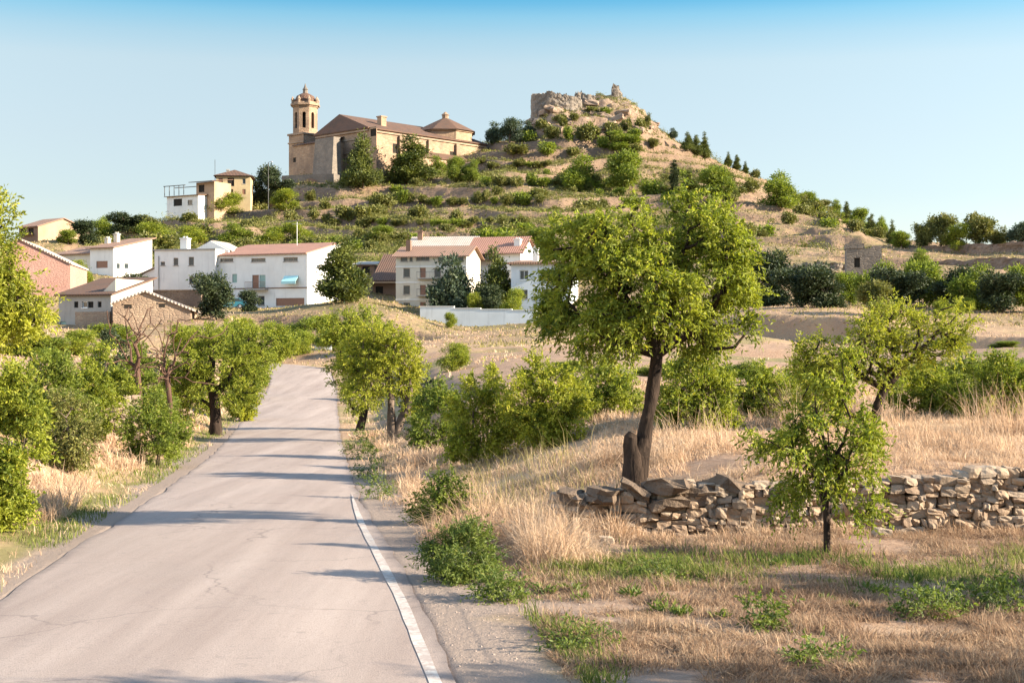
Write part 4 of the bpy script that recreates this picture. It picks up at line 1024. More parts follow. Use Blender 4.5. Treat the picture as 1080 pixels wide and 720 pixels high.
# octagonal belfry with arched openings cut through
mb = MB(); n = 8; ph = R(22.5)
cor = [(twx+tR*math.cos(ph+2*math.pi*i/n), twy+tR*math.sin(ph+2*math.pi*i/n)) for i in range(n)]
zb0, zb1 = zt1+.25, zt2-.6
for i in range(n):
    A_ = Vector((*cor[i],0)); B_ = Vector((*cor[(i+1)%n],0)); d = (B_-A_); Ln = d.length; d /= Ln; nn_ = Vector((d.y,-d.x,0)); ins = -nn_*.8
    w0, w1 = Ln*.32, Ln*.68; o0, o1 = zb0+1.4, zb1-1.5; r_ = (w1-w0)/2
    arch = [(w0,o0)]+[(w1,o0)]+[(Ln/2+r_*math.cos(t_), o1-r_+r_*math.sin(t_)) for t_ in np.linspace(0,math.pi,7)]
    P_ = lambda t,z,off=Vector((0,0,0)): tuple(A_+d*t+Vector((0,0,z))+off)
    outer = [(0,zb0),(Ln,zb0),(Ln,o1-r_),(Ln,zb1),(Ln*.75,zb1),(Ln*.5,zb1),(Ln*.25,zb1),(0,zb1),(0,o1-r_)]
    m_ = len(arch)
    ring = [outer[0],outer[1],outer[2],outer[3],outer[4],outer[5],outer[6],outer[7],outer[8]]
    fv = [P_(*q) for q in ring]+[P_(*q) for q in arch]
    fs = [(j,(j+1)%9,9+(j+1)%9,9+j) for j in range(9)]
    mb.add(fv, fs)
    iv = [P_(*q) for q in arch]+[P_(q[0],q[1],ins) for q in arch]
    mb.add(iv, [(j,(j+1)%m_,m_+(j+1)%m_,m_+j) for j in range(m_)])
mb.build('belfry', M['ashlar'], tw)
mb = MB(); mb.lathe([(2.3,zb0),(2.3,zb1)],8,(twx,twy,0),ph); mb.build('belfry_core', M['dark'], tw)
mb = MB(); mb.lathe([(.1,zb0+1.6),(.85,zb0+1.7),(.6,zb0+2.4),(.35,zb0+2.9),(.1,zb0+3.0)],12,(twx-1.0,twy-2.55,0)); mb.build('bell', M['iron'], tw)
mb = MB(); mb.lathe([(tR,zb1),(tR+.25,zb1+.02),(tR+.35,zb1+.4),(tR+.75,zb1+.42),(tR+.75,zb1+.95),(tR+.2,zb1+.97),(tR+.1,zb1+1.5)],8,(twx,twy,0),ph); mb.build('cornice', M['ashlar'], tw)
for i in range(n): mb = MB(); mb.lathe([(.38,zb1+.9),(.38,zb1+2.0),(.55,zb1+2.02),(.12,zb1+3.0)],6,(twx+(tR+.1)*math.cos(ph+2*math.pi*i/n),twy+(tR+.1)*math.sin(ph+2*math.pi*i/n),0)); mb.build('pinnacle', M['stone'], tw)
mb = MB(); mb.lathe([(tR-.4,zb1+1.3),(tR-.55,zb1+2.2),(2.5,zb1+3.3),(1.3,zb1+4.0),(.75,zb1+4.2)],16,(twx,twy,0)); dm = mb.build('dome', M['tile_old'], tw)
mb = MB(); mb.lathe([(.75,zb1+4.0),(.65,zb1+5.2),(.85,zb1+5.25),(.35,zb1+6.0),(.08,zt4+.6)],8,(twx,twy,0)); mb.build('spirelet', M['castle'], dm)
# retaining wall with arch below the church
H = House('church_terrace_wall','rough stone terrace wall with blocked arch below the church tower','wall',297,352,202,385,-18,6,sink=5)
h0 = H.front(300,186)[1]
mb = MB(); mb.box(0,H.L,0,6,-5,h0+.2); mb.build('wall', M['castle'], H.root)
mb = MB(); aw = 3.2; ax = H.front(327,195)[0]
mb.prism([(ax-aw,-.06,-3)]+[(ax+aw*math.cos(t_),-.06,h0-4.0+aw*math.sin(t_)) for t_ in np.linspace(math.pi,0,11)]+[(ax+aw,-.06,-3)],(0,.05,0)); mb.build('blocked_arch', M['brownwall'], H.root)
mb = MB(); mb.box(1.0,1.9,-.05,-.003,h0-2.4,h0-1.2); mb.build('window', M['dark'], H.root)
# ------------------------------------------------------------------ castle ruins, hut, terraces
def rubble(name, label, cat, pts, thick, seed, mat, ruin=.8):
    """a broken wall: pts list of (px, top py, Y); foot goes below ground; ragged top"""
    rng = np.random.default_rng(seed); P = []
    for (px,py,Y) in pts: P.append(((px-540)/FOC*Y, Y, CAMZ+(360-py)/FOC*Y))
    P = np.array(P); seg = 26; t = np.linspace(0, len(P)-1, seg*(len(P)-1)+1)
    Q = np.stack([np.interp(t, np.arange(len(P)), P[:,i]) for i in range(3)],1)
    zg = ground_full(Q[:,0], Q[:,1])[0]
    Q[:,2] += np.round(fbm(t*3+seed, t*0+seed, .5, 3)*2)*.5*ruin+rng.normal(size=len(Q))*.12*ruin
    base = Q[0].copy(); base[2] = zg[0]
    T = np.gradient(Q[:,:2],axis=0); T /= np.linalg.norm(T,axis=1)[:,None]; Nn = np.stack([T[:,1],-T[:,0]],1)
    V = []; rows = 16
    for side in (1,-1):
        for r in range(rows+1):
            f = r/rows; z = (zg-2.5)*(1-f)+np.maximum(Q[:,2],zg+.05)*f
            jit = (fbm(np.cumsum(np.r_[0,np.hypot(*np.diff(Q[:,:2],axis=0).T)]), z*1.3+seed*7, 1.1, 3)*.55)[:,None]
            V.append(np.concatenate([Q[:,:2]+Nn*(thick/2*side*(1.15-.2*f)+jit*side), z[:,None]],1))
    V = np.array(V); n = len(Q); F = []
    idx = lambda a, j: a*n+j
    for a in range(rows):
        for j in range(n-1): F.append((idx(a,j),idx(a,j+1),idx(a+1,j+1),idx(a+1,j)))
    for a in range(rows+1, 2*rows+1):
        for j in range(n-1): F.append((idx(a,j+1),idx(a,j),idx(a+1,j),idx(a+1,j+1)))
    for j in range(n-1): F.append((idx(rows,j),idx(rows,j+1),idx(2*rows+1,j+1),idx(2*rows+1,j)))
    for a in range(rows):
        for j in (0,n-1): F.append((idx(a,j),idx(a+1,j),idx(rows+2+a,j),idx(rows+1+a,j)) if j == 0 else (idx(a+1,j),idx(a,j),idx(rows+1+a,j),idx(rows+2+a,j)))
    V = V.reshape(-1,3)-base
    o = obj(name, npmesh(name, V, np.array(F), mat)); o.location = base; return tag(o, label, cat)
rubble('castle_ruin','ruined castle wall crowning the left edge of the rocky hilltop','ruin',[(564.5,101,452),(566,99.5,436),(580,98,434),(592,99,434),(602,102,434),(611,106,436)],2.6,5,M['castle'],.7)
rubble('castle_ruin','low broken castle wall section in the middle of the rocky hilltop','ruin',[(606,99.5,441),(613,97.5,441),(620,100,441),(632,104,442)],1.8,9,M['castle'],1.0)
rubble('tower_stump','lone grey tower stump standing on top of the rocky hill','ruin',[(645.0,93,444),(647,89,444),(650,91,444),(652,96,444.5),(655,100,445)],2.4,13,M['castle'],.5)
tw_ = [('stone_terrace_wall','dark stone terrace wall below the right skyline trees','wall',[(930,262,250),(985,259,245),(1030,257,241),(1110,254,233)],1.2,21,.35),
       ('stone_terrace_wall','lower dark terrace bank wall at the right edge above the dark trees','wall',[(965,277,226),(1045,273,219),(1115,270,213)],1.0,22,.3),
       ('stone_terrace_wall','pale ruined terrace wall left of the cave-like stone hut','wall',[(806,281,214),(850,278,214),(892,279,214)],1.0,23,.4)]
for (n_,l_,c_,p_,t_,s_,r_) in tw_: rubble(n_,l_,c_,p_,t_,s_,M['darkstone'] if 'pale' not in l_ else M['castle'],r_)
H = House('stone_hut','small ruined stone hut with a dark doorway set into the right terrace','hut',893,930,286,206,-10,5)
h = H.pyh(262); mb = None
H.walls(M['castle'], h, [H.hole('f',901,272,907,282)+('dark',)]); mb = MB(); mb.box(-.1,H.L*.5,-.1,5,h+.003,h+.7); mb.box(H.L*.75,H.L+.1,0,5,h+.003,h+.35); mb.build('parapet', M['castle'], H.root)
# lamp post by the ochre house
x,y,z = ((283-540)/FOC*350,350,gz((283-540)/FOC*350,350)); zt = CAMZ+(360-171)/FOC*350
r = empty('street_lamp',(x,y,z)); tag(r,'thin street lamp rising above the trees between the ochre house and the church','street lamp')
mb = MB(); mb.tube([(0,0,-.5),(0,0,zt-z)],[.11,.07],8); mb.tube([(0,0,zt-z-.1),(.7,0,zt-z+.2)],.04,6); mb.build('post', M['iron'], r)
mb = MB(); mb.lathe([(.1,.3),(.36,.05),(.36,0),(.1,-.03)],10,(.8,0,zt-z)); mb.build('lamp_head', M['metal'], r)
# teal parked car in front of the white house
x,y = (244-540)/FOC*199, 199; z = CAMZ+(360-329.5)/FOC*199
r = empty('parked_car',(x,y,max(z,gz(x,y))),R(184)); tag(r,'teal parked car in front of the white house, half behind a small tree','car')
prof = [(-2.0,.28),(2.0,.28),(2.05,.62),(1.95,.82),(1.05,.95),(.45,1.42),(-1.15,1.45),(-1.75,1.0),(-2.05,.92)]
mb = MB(); mb.prism([(p[0],-.82,p[1]) for p in prof],(0,1.64,0)); mb.build('body', M['carpaint'], r)
gl = [(.95,.97),(.42,1.36),(-1.08,1.38),(-1.55,1.0)]
for yy in (-.835,.823): mb = MB(); mb.prism([(p[0],yy,p[1]) for p in gl],(0,.012,0)); mb.build('side_window', M['glass'], r)
mb = MB(); mb.slab([(1.04,-.7,.97),(1.04,.7,.97),(.47,.7,1.41),(.47,-.7,1.41)],-.012); mb.build('windscreen', M['glass'], r)
for wx in (-1.3,1.3):
    for wy in (-.78,.78):
        mb = MB(); mb.lathe([(.2,-.1),(.31,-.1),(.32,0),(.31,.1),(.2,.1)],16); w = mb.build('wheel', M['rubber'], r); w.location = (wx,wy,.32); w.rotation_euler = (R(90),0,0)
        mb = MB(); mb.lathe([(.19,-.105),(.19,.105)],12); mb.build('rim', M['metal'], w)
for wy in (-.55,.55):
    mb = MB(); mb.box(2.03,2.07,wy-.18,wy+.18,.62,.76); mb.build('headlight', M['frame_w'], r)
# white panel at the bend
x,y = (341-540)/FOC*118.5, 118.5; z = gz(x,y)
r = empty('roadside_board',(x,y,z),R(-8)); tag(r,'small blank white board on short posts beside the far road bend','board')
zc = CAMZ+(360-366)/FOC*118.5-z
mb = MB(); mb.box(-.72,.72,-.03,.03,zc-.22,zc+.22); mb.build('panel', M['signwhite'], r)
for sx_ in (-.55,.55): mb = MB(); mb.box(sx_-.05,sx_+.05,.032,.12,-.3,zc+.1); mb.build('post', M['iron'], r)

# ------------------------------------------------------------------ near trees and bushes (built in metres at their own distance)
LF = (.066,.024)
near_tree('almond_tree','large gnarled almond tree with leaning dark trunk and old stump, behind the stone wall','tree',674,20.7,
    [[(670,499,0),(674,481,0),(680,462,2),(683,440),(688,412),(691,390),(693,373)],[6,(712,358),(728,350),(746,338)],[6,(684,350),(668,328),(652,300)],[6,(702,340),(716,305)],[6,(664,366),(640,350),(615,335)],[0,(667,480,-4),(665,468,-5),(665,460,-6),(667,456,-6)],[8,(752,368),(775,366),(786,352)]],
    [(622,296,48,66,10),(655,250,40,34,-10),(612,260,30,32,20),(586,335,20,26,-10),(640,350,40,26,-25),(735,295,52,56,5),(735,240,40,34,10),(765,315,26,40,-10),(700,318,32,34,-40),(740,352,36,22,30),(783,300,12,18,0),(665,298,36,46,-30),(752,262,32,34,-15)],
    270, 3900, (.084,.030), M['almond'], M['bark'], 11, .15, per=12, slen=.27, droop=.40, shell=.6, spread=.07,
    stem_rad=[15,12,8.5,6.8,6.5,6.8,7.2, 7,6,3.5, 5.5,4,2.5, 4,2.5, 4.5,3,2, 9.5,8,7,4.5, 2.2,1.8,1.2], nograb=(5,))
near_tree('almond_sapling','small young almond tree with thin trunk in front of the stone wall','tree',872,17.2,
    [[(872,588),(872,560),(871,535),(873,510),(876,490)],[2,(860,505),(845,480)],[4,(890,465),(897,440)],[4,(868,460),(860,430)]],
    [(858,462,32,30,0),(826,474,26,18,10),(893,446,26,28,-10),(912,486,22,20,0),(868,420,20,22,0),(842,512,22,16,10),(902,528,18,18,-10),(806,462,16,11,0),(892,394,12,18,0),(880,495,22,18,0),(930,468,10,14,0)],
    95, 900, (.074,.027), M['almond'], M['bark'], 12, .035, per=11, slen=.23, droop=.5, spread=.045, stem_rad=[4,3.2,3,2.6,2.2,1.6,1.2,1.6,1.2,1.6,1.2])
near_tree('almond_tree','yellow-green almond tree with leaning dark limb behind the right half of the wall','tree',922,29,
    [[(922,448),(925,428),(932,410),(948,392),(958,380)],[2,(905,395),(895,370)],[4,(975,365),(990,350)]],
    [(900,375,46,36,0),(945,358,40,34,10),(985,352,34,24,0),(870,392,34,26,-10),(860,425,34,26,-20),(925,345,26,20,0),(1005,340,20,18,0),(860,372,20,16,0)],
    170, 1900, (.078,.029), M['almond_y'], M['bark'], 13, .10, spread=.1, stem_rad=[6,5,4.5,4,3.5,3,2,2.5,1.8])
near_tree('almond_tree','rounded almond tree with two splayed trunks, nearest on the right road verge','tree',420,47,
    [[(414,455),(413,440),(412,425),(412,408),(410,392)],[0,(424,440),(431,428),(433,410)],[3,(400,390),(388,375)],[7,(428,390),(420,370)]],
    [(405,385,34,32,0),(428,395,20,28,10),(400,362,28,24,0),(380,380,22,26,0),(425,370,18,22,-10),(432,425,12,20,0),(390,415,20,20,-20)],
    220, 2800, (.085,.036), M['almond_y'], M['bark_l'], 14, .13, spread=.11, stem_rad=[5,4,3.5,3.2,3, 4,3.5,3, 2,1.5, 2,1.5])
near_tree('almond_tree','darker almond tree with leaning black trunk just beyond the splayed one by the road','tree',379,55,
    [[(379,452),(383,440),(386,428),(385,405)],[3,(375,385)],[3,(395,380)]],
    [(375,365,24,26,0),(360,350,20,22,0),(385,345,24,20,10),(365,390,18,22,0),(372,415,14,20,10),(392,385,18,24,0)],
    150, 2000, (.095,.04), M['almond'], M['bark'], 15, .12, spread=.12, stem_rad=[4.5,4,3.5,3,2,2])
near_tree('almond_tree','spreading almond tree with stout dark trunk on the left road verge','tree',228,52,
    [[(228,448),(227,432),(226,418),(222,402)],[2,(236,405),(245,390)],[3,(212,390),(200,378)],[3,(225,380)]],
    [(222,375,36,26,0),(250,385,30,24,0),(195,385,28,26,0),(235,355,34,18,10),(200,358,28,18,0),(270,375,20,22,0),(262,402,18,16,0),(190,412,20,18,10),(208,410,26,18,0),(250,412,20,16,-10),(175,398,22,24,10),(215,350,14,12,0),(276,360,12,12,0)],
    170, 3000, (.09,.036), M['almond'], M['bark'], 16, .16, spread=.12, stem_rad=[7,5.5,5,4.5,3.5,2.5,3,2,2])
near_tree('almond_tree','tall almond tree reaching into the left edge of the view','tree',-42,17.5,
    [[(-42,545),(-44,480),(-36,420),(-25,370)],[3,(-5,335),(20,318)],[3,(-30,320),(-22,270)],[3,(-60,330)]],
    [(2,318,36,24,0),(-22,282,32,34,0),(18,336,26,12,0),(-34,335,44,34,0),(-8,236,13,22,10),(-60,300,50,60,10),(-4,262,12,14,0),(32,328,18,12,0)],
    200, 3200, LF, M['almond_y'], M['bark'], 17, .11, spread=.09)
for (nm,lb,px,Y,h_,sd) in [('dead_tree','bare reddish dead tree, nearer of two, rising out of the left hedge',146,41,98,31),('dead_tree','bare reddish dead tree with fewer limbs, right of the other bare one',178,43,84,32)]:
    rng = np.random.default_rng(sd); s = Y/FOC; bx = (px-540)*s; bz = gz(bx,Y); Hh = CAMZ+(360-(420-h_))*s-bz
    st = [[(0,0,-.1),(.05,.02,Hh*.3),(-.05,0,Hh*.55)]]
    A = np.array([(rng.normal()*.5,rng.normal()*.4,rng.uniform(.45,1.0)*Hh) for _ in range(60)])
    nodes, par, base = skeleton(st, A, rng, .5)
    r = empty(nm,(bx,Y,bz)); tag(r, lb, 'tree'); obj('trunk', limbs_mesh('trunk', nodes, par, base, .075, M['deadwood'], tip=.013), r)

M['weedstem'] = plain('weed_stem',(.12,.15,.05),.7)
def near_bush(name, label, px, Y, w, top, seed, mat, n_sh, leaf=LF, bark='bark_l', group=None, cat='bush', slen=.2, droop=.2, base_py=None, spread=.09, nb=8, per=11, tr=.03):
    rng = np.random.default_rng(seed); s = Y/FOC; bx = (px-540)*s
    foot = 360+(CAMZ-gz(bx,Y))/s; hh = foot-top
    stems = [[(px+rng.uniform(-.08,.08)*w, foot), (px+rng.uniform(-.2,.2)*w, foot-hh*.3, rng.uniform(-.15,.15)*w), (px+rng.uniform(-.3,.3)*w, foot-hh*.55, rng.uniform(-.2,.2)*w)] for _ in range(4)]
    blobs = []
    for i in range(nb):
        q = (i+.5)/nb*2-1; r = w*rng.uniform(.15,.25)
        zz = rng.uniform(.30,.82)*(1-.35*q*q)
        blobs.append((px+q*w*.36, foot-hh*zz, r, min(r, hh*.3), rng.uniform(-.28,.28)*w))
    blobs += [(px+rng.uniform(-.3,.3)*w, foot-hh*.22, w*.2, hh*.2, rng.uniform(-.25,.1)*w) for _ in range(3)]
    blobs.append((px+rng.uniform(-.15,.15)*w, foot-hh*.84, w*.15, hh*.14, 0))
    return near_tree(name, label, cat, px, Y, stems, blobs, 90, n_sh, leaf, mat, M[bark], seed, tr, group, per, slen, droop, spread=spread, shell=.5, parts=('stems','foliage'))
NB = [ # label, px, Y, width, top py, material, shoots, leaf
 ('bright lime bush, right lobe of the shrub pair beside the roadside bank',575,30,92,378,'almond_y',1250,LF),
 ('bright lime bush, left lobe of the shrub pair beside the roadside bank',512,31,80,388,'almond_y',1000,LF),
 ('dark green bush left of the big almond trunk',640,33,76,382,'almond',850,LF),
 ('bushy green shrub right of the big almond trunk',735,28.5,86,375,'almond',1150,LF),
 ('green shrub between the big almond tree and the sapling',806,32,66,385,'almond',800,LF),
 ('low shrub behind the sapling crown',850,34,60,395,'shrubleaf',600,LF),
 ('broad green bush behind the tall pale grass near the right edge',985,33,96,385,'almond',1200,LF),
 ('green bush at the right edge of the view on the terrace',1058,31.5,84,374,'almond',1150,LF),
 ('dark bush behind the pale grass between two terrace bushes',1020,37,70,380,'shrubleaf',700,(.07,.026)),
 ('low dark bush in shadow left of the lime shrub pair',462,38,54,398,'shrubleaf',500,(.075,.028)),
 ('big fresh green bush at the left edge beside the road bank',6,20,84,388,'almond',1500,LF),
 ('leafy bush behind the left edge bush',46,31,84,374,'shrubleaf',1400,LF),
 ('green bush in the middle of the left thicket',95,36,80,352,'almond',1000,(.07,.027)),
 ('low round bush at the verge before the stout left almond',163,35,62,418,'shrubleaf',650,(.065,.026)),
 ('tall bush left of the stout roadside almond',150,44,70,362,'shrubleaf',900,(.075,.03)),
 ('dark bush deep in the left thicket',120,50,80,345,'darkleaf',700,(.09,.036)),
 ('yellowish bush along the left verge beyond the stout almond',256,62,34,395,'almond_y',500,(.10,.04)),
 ('rounded bush behind the stout roadside almond, filling the gap to its left',192,54,70,372,'almond',900,(.085,.034)),
 ('green bush along the left verge near the road bend',258,78,46,350,'almond',650,(.12,.05)),
 ('low bush at the far left verge before the road bend',268,88,26,385,'shrubleaf',300,(.12,.05)),
 ('small bush standing in for a shadowed hollow in the dry grass on the right bank',464,21.5,48,505,'shrubleaf',330,(.05,.018)),  # added bush, takes the place of the shade in a grassy hollow
 ('round dark clump behind the yellow road tree',448,55,40,402,'darkleaf',420,(.09,.036)),
 ('grey-green bush on the left bank among dry grass',70,29,56,412,'scrub',480,LF),
]
for i, (lb,px,Y,w_,top,mt,ns,lf) in enumerate(NB):
    near_bush('bush', lb, px, Y, w_, top, 200+i, M[mt], int(ns*1.9), (lf[0]*1.12,lf[1]*1.25))
WD = [('bright green leafy weed bush on the gravel verge by the white line',490,15.6,66,560,720,(.06,.016)),
 ('low green weeds spilling onto the verge below the weed bush',528,14.4,54,612,200,(.05,.016)),
 ('small upright green weed in the middle of the stubble field',802,12.9,34,632,80,(.06,.022)),
 ('spreading green weed in the right part of the stubble field',975,13.6,74,622,170,(.055,.02)),
 ('green weed at the right edge of the stubble field',1058,13.8,52,614,150,(.06,.022)),
 ('dark green weed clump at the bottom of the field beside the verge',612,12.0,64,672,170,(.05,.018)),
 ('low weed at the bottom edge right of the field centre',866,11.3,60,692,120,(.05,.02)),
 ('tiny weed near the left end of the field',690,15.6,44,590,90,(.05,.02)),
 ('weed tuft on the right road edge between the gravel and the dry bank',398,26,24,497,90,(.06,.02)),
 ('second weed tuft farther along the right road edge',388,31,22,474,90,(.06,.02)),
 ('third weed tuft beside the splayed almond trunks',378,38,28,450,140,(.07,.024))]
for i, (lb,px,Y,w_,top,ns,lf) in enumerate(WD):
    near_bush('weed', lb, px, Y, w_, top, 300+i, M['weedleaf'], int(ns*(1.2 if i < 2 else .8)), lf, cat='weed', slen=.18, spread=.05, nb=6, per=9, tr=.006, bark='weedstem')
_wp = []
for k in range(3):
    rng = np.random.default_rng(60+k); a = rng.random(34)*6.28; D = np.stack([np.cos(a)*rng.uniform(.3,1.1,34),np.sin(a)*rng.uniform(.3,1.1,34),rng.uniform(.35,1.0,34)],1); D /= np.linalg.norm(D,axis=1)[:,None]
    P_ = rng.normal(size=(34,3))*np.array([.04,.04,.012])+np.array([0,0,.025]); _wp.append(quads_mesh('small_weed', leaf_quads(P_,D,rng.uniform(.05,.11,34),rng.uniform(.012,.026,34),rng), M['weedleaf']))
_wr = np.random.default_rng(61); _k = 0
while _k < 46:
    Y_ = _wr.uniform(10.4,19); X_ = _wr.uniform(.3,.36*Y_)
    if fbm(np.array([X_]),np.array([Y_]),3,2)[0] < -.15+.3*_wr.random(): continue
    o = obj('small_weed', _wp[_k%3]); o.location = (X_,Y_,gz(X_,Y_)-.01); o.rotation_euler[2] = _wr.random()*6.28; o.scale = (_wr.uniform(.5,1.4),)*3
    tag(o,'little green weed sprouting from the stubble field','weed','little weeds scattered over the stubble field'); _k += 1
# orchard trees to the right of the view, whose shadows cross field and road
for i, (X_,Y_,hh) in enumerate([(4.9,8.3,3.3),(7.6,8.9,3.4),(10.6,9.2,3.3),(9.6,13.7,3.0),(12.8,12.9,3.4),(15.5,13.8,3.4)]):
    px = 540+X_/Y_*FOC; k = FOC/Y_; g_ = 360+(CAMZ-0)*k
    Bl = [(px+dx*k, g_-zz*k, r*k, r*.8*k, dy*k) for dx,dy,zz,r in [(0,0,hh*.62,.75),(.6,.3,hh*.55,.6),(-.6,-.2,hh*.6,.6),(.1,-.5,hh*.75,.55),(-.2,.5,hh*.8,.5),(.5,-.2,hh*.85,.4)]]
    near_tree('almond_tree','orchard almond tree at the right side of the stubble field','tree',px,Y_,[[(px,g_),(px+.05*k,g_-.5*k),(px,g_-1.0*k),(px+.1*k,g_-1.5*k)]],Bl,130,1100,(.07,.026),M['almond'],M['bark'],400+i,.10,'orchard almonds right of the field')

# ------------------------------------------------------------------ far trees, each standing on the land
FT = [ # kind, label, px, foot py, width, height
 ('pine1','dark pine left of two in front of the church side wall',383,194,48,56),
 ('pine0','broad dark pine right of two in front of the church side wall',433,196,56,53),
 ('lush0','rounded green tree right of the church pines',459,193,24,29),
 ('lush1','small green tree on the terrace below the church east end',479,193,22,27),
 ('lush0','bushy green tree at the top of the slope right of the church pines',498,190,20,22),
 ('dark0','dark tree right beside the ochre hillside house',276,216,30,38),
 ('dark1','dark low tree below the street lamp left of the church',296,214,26,26),
 ('lime0','light green tree in front of the ochre hillside house',236,231,38,26),
 ('lime1','light green rounded tree below the church terrace wall',302,224,30,24),
 ('round0','brownish small tree left of the low terrace house',187,230,22,18),
 ('blue0','blue-green tree on the saddle left of the castle ruin',522,151,20,25),
 ('blue1','taller blue-green tree on the saddle nearest the castle ruin',538,151,26,28),
 ('blue0','small blue-green tree at the foot of the castle cliff',554,148,20,22),
 ('lush0','leafy tree on the mid slope straight below the castle ruin',610,201,46,38),
 ('lush1','darker leafy tree on the mid slope right of the other leafy tree',656,203,44,44),
 ('lush0','green tree just under the rocky cap on its right side',655,158,36,20),
 ('round2','little round tree right of the rocky cap foot',689,158,14,12),
 ('cypress0','single slim dark cypress on the right slope',711,207,8,34),
 ('pine2','narrow dark pine just right of the cypress',727,208,24,26),
 ('lush1','big dark tree on the right slope between pines',752,213,40,38),
 ('pine1','dark pine in front of the right slope dark tree',770,210,22,22),
 ('round0','little tree on the skyline at the cap edge',683,136,12,16),
 ('blue0','tiny tree on the skyline right of the tower stump',708,147,12,13),
 ('pine1','left pine of the skyline cluster on the right slope',725,163,16,20),
 ('pine0','middle pine of the skyline cluster on the right slope',734,166,16,22),
 ('pine2','right and tallest pine of the skyline cluster',743,168,14,26),
 ('pine2','left tiny skyline pine halfway down the right slope',768,176,9,15),
 ('pine0','middle tiny skyline pine halfway down the right slope',777,180,10,16),
 ('pine2','right tiny skyline pine halfway down the right slope',786,182,8,12),
 ('lush0','round dark tree on the skyline shoulder of the right slope',825,218,42,38),
 ('lush1','small tree right of the skyline shoulder tree',850,219,24,17),
 ('round1','olive bush on the skyline descending right, first of the row',868,224,20,14),
 ('lush0','skyline tree of the descending row, broadest one',880,228,18,18),
 ('pine0','skyline pine of the descending row with pointed top',893,232,14,22),
 ('lush1','skyline tree of the descending row, dense middle one',906,236,20,22),
 ('pine1','skyline pine of the descending row, near its lower end',919,242,16,22),
 ('lush0','skyline tree of the descending row, last but one',931,247,16,22),
 ('pine2','skyline pine of the descending row, lowest at the hill foot',941,257,12,24),
 ('lush1','low bushy tree where the hill meets the right terrace',951,262,24,18),
 ('round0','leftmost tree above the right terrace wall',975,262,26,34),
 ('round1','tall airy tree above the right terrace wall, second from left',992,262,36,38),
 ('lime0','lighter green tree above the right terrace wall in the middle',1012,266,32,30),
 ('round2','broad tree above the right terrace wall, right of the middle',1033,264,36,38),
 ('round0','smaller tree above the right terrace wall near its right end',1052,260,24,24),
 ('blue1','blue-green tree on the right terrace at the edge of the view',1076,262,28,30),
 ('lush0','green tree standing in front of the right terrace wall',968,288,30,26),
 ('dark0','nearly black ivy-dark tree at the left end of the dark row',814,322,55,57),
 ('dark1','nearly black tree second in the dark row',845,324,50,46),
 ('dark0','nearly black low tree third in the dark row',872,324,48,41),
 ('lush1','green tree below the stone hut in the dark row',895,322,33,36),
 ('lush0','green tall tree right of the stone hut in the dark row',928,322,43,48),
 ('dark1','dark tree in the middle of the right dark row',950,325,50,43),
 ('lush1','green pointed tree in the middle of the right dark row',975,324,48,50),
 ('dark0','dark tree behind the reddish mound',1004,325,46,42),
 ('lush0','tall green tree behind the reddish mound',1030,327,44,50),
 ('dark1','dark tree at the right end of the dark row',1058,330,48,43),
 ('lush1','green tree at the right edge in the dark row',1084,330,48,52),
 ('round1','round olive tree standing before the dark row on the bank',921,334,40,40),
 ('lime0','small round light tree on the bank before the dark row',990,333,20,16),
 ('lime1','small round light tree on the reddish mound crest',1017,330,20,18),
 ('lush0','green tree left of the dark row beyond the big almond',788,322,40,36),
 ('pine0','tall sunlit pine right of the white red-roofed house',362,319,64,68),
 ('blue0','large blue-green pine in front of the cream apartment house',470,334,54,72),
 ('pine1','dark pine in front of the pink-roofed house',521,330,52,72),
 ('dark0','dark shrub at the foot of the dark village pine',515,336,32,34),
 ('lime1','light green shrub behind the garden wall, left one',504,337,18,30),
 ('lime0','light green shrub behind the garden wall, right one',540,337,28,34),
 ('lime0','small light shrub before the garden wall',474,346,15,17),
 ('lime1','light green tree between salmon barn and cream house',88,303,24,30),
 ('dark1','dark small tree with bent trunk before the white houses',223,337,40,50),
 ('dark0','dark round bush in front of the white house door',264,328,22,22),
 ('dark1','dark shrub left of the white house lean-to',145,312,22,24),
 ('lush1','dark green tree on the left skyline next to the brown house',72,258,22,16),
 ('dark0','dark tree on the left skyline, second from the brown house',92,252,32,22),
 ('lush0','green tree on the left skyline above the cream house',112,250,30,22),
 ('dark1','dark tree on the left skyline right of the cream house',136,247,34,22),
 ('round0','olive tree on the left skyline below the low terrace house',160,247,28,20),
 ('lime0','light tree behind the white house chimney',160,265,40,30),
 ('lime1','light bushy tree on the lowest terrace above the white house',198,262,36,24),
 ('lush0','green tree on the lowest terrace behind the red roof, left',246,260,34,24),
 ('lime0','light tree on the lowest terrace behind the red roof, middle',286,261,36,22),
 ('lime1','light tree on the lowest terrace behind the red roof, right',318,258,32,24),
 ('lush1','dark green tree on the terrace above the brown barn',402,256,26,18),
 ('lush0','green tree right of the pink-roofed house',580,290,34,40),
 ('lush1','green tree on the terrace left behind the big almond crown',570,262,30,22),
]
YS_ = {383:373, 433:383, 459:392}
for (k,lb,px,py,w_,h_) in FT: far_tree(k, 'pine_tree' if 'pine' in k else 'cypress_tree' if 'cyp' in k else 'tree', lb, px, py, w_, h_, Y=YS_.get(px) if 'church' in lb else None)
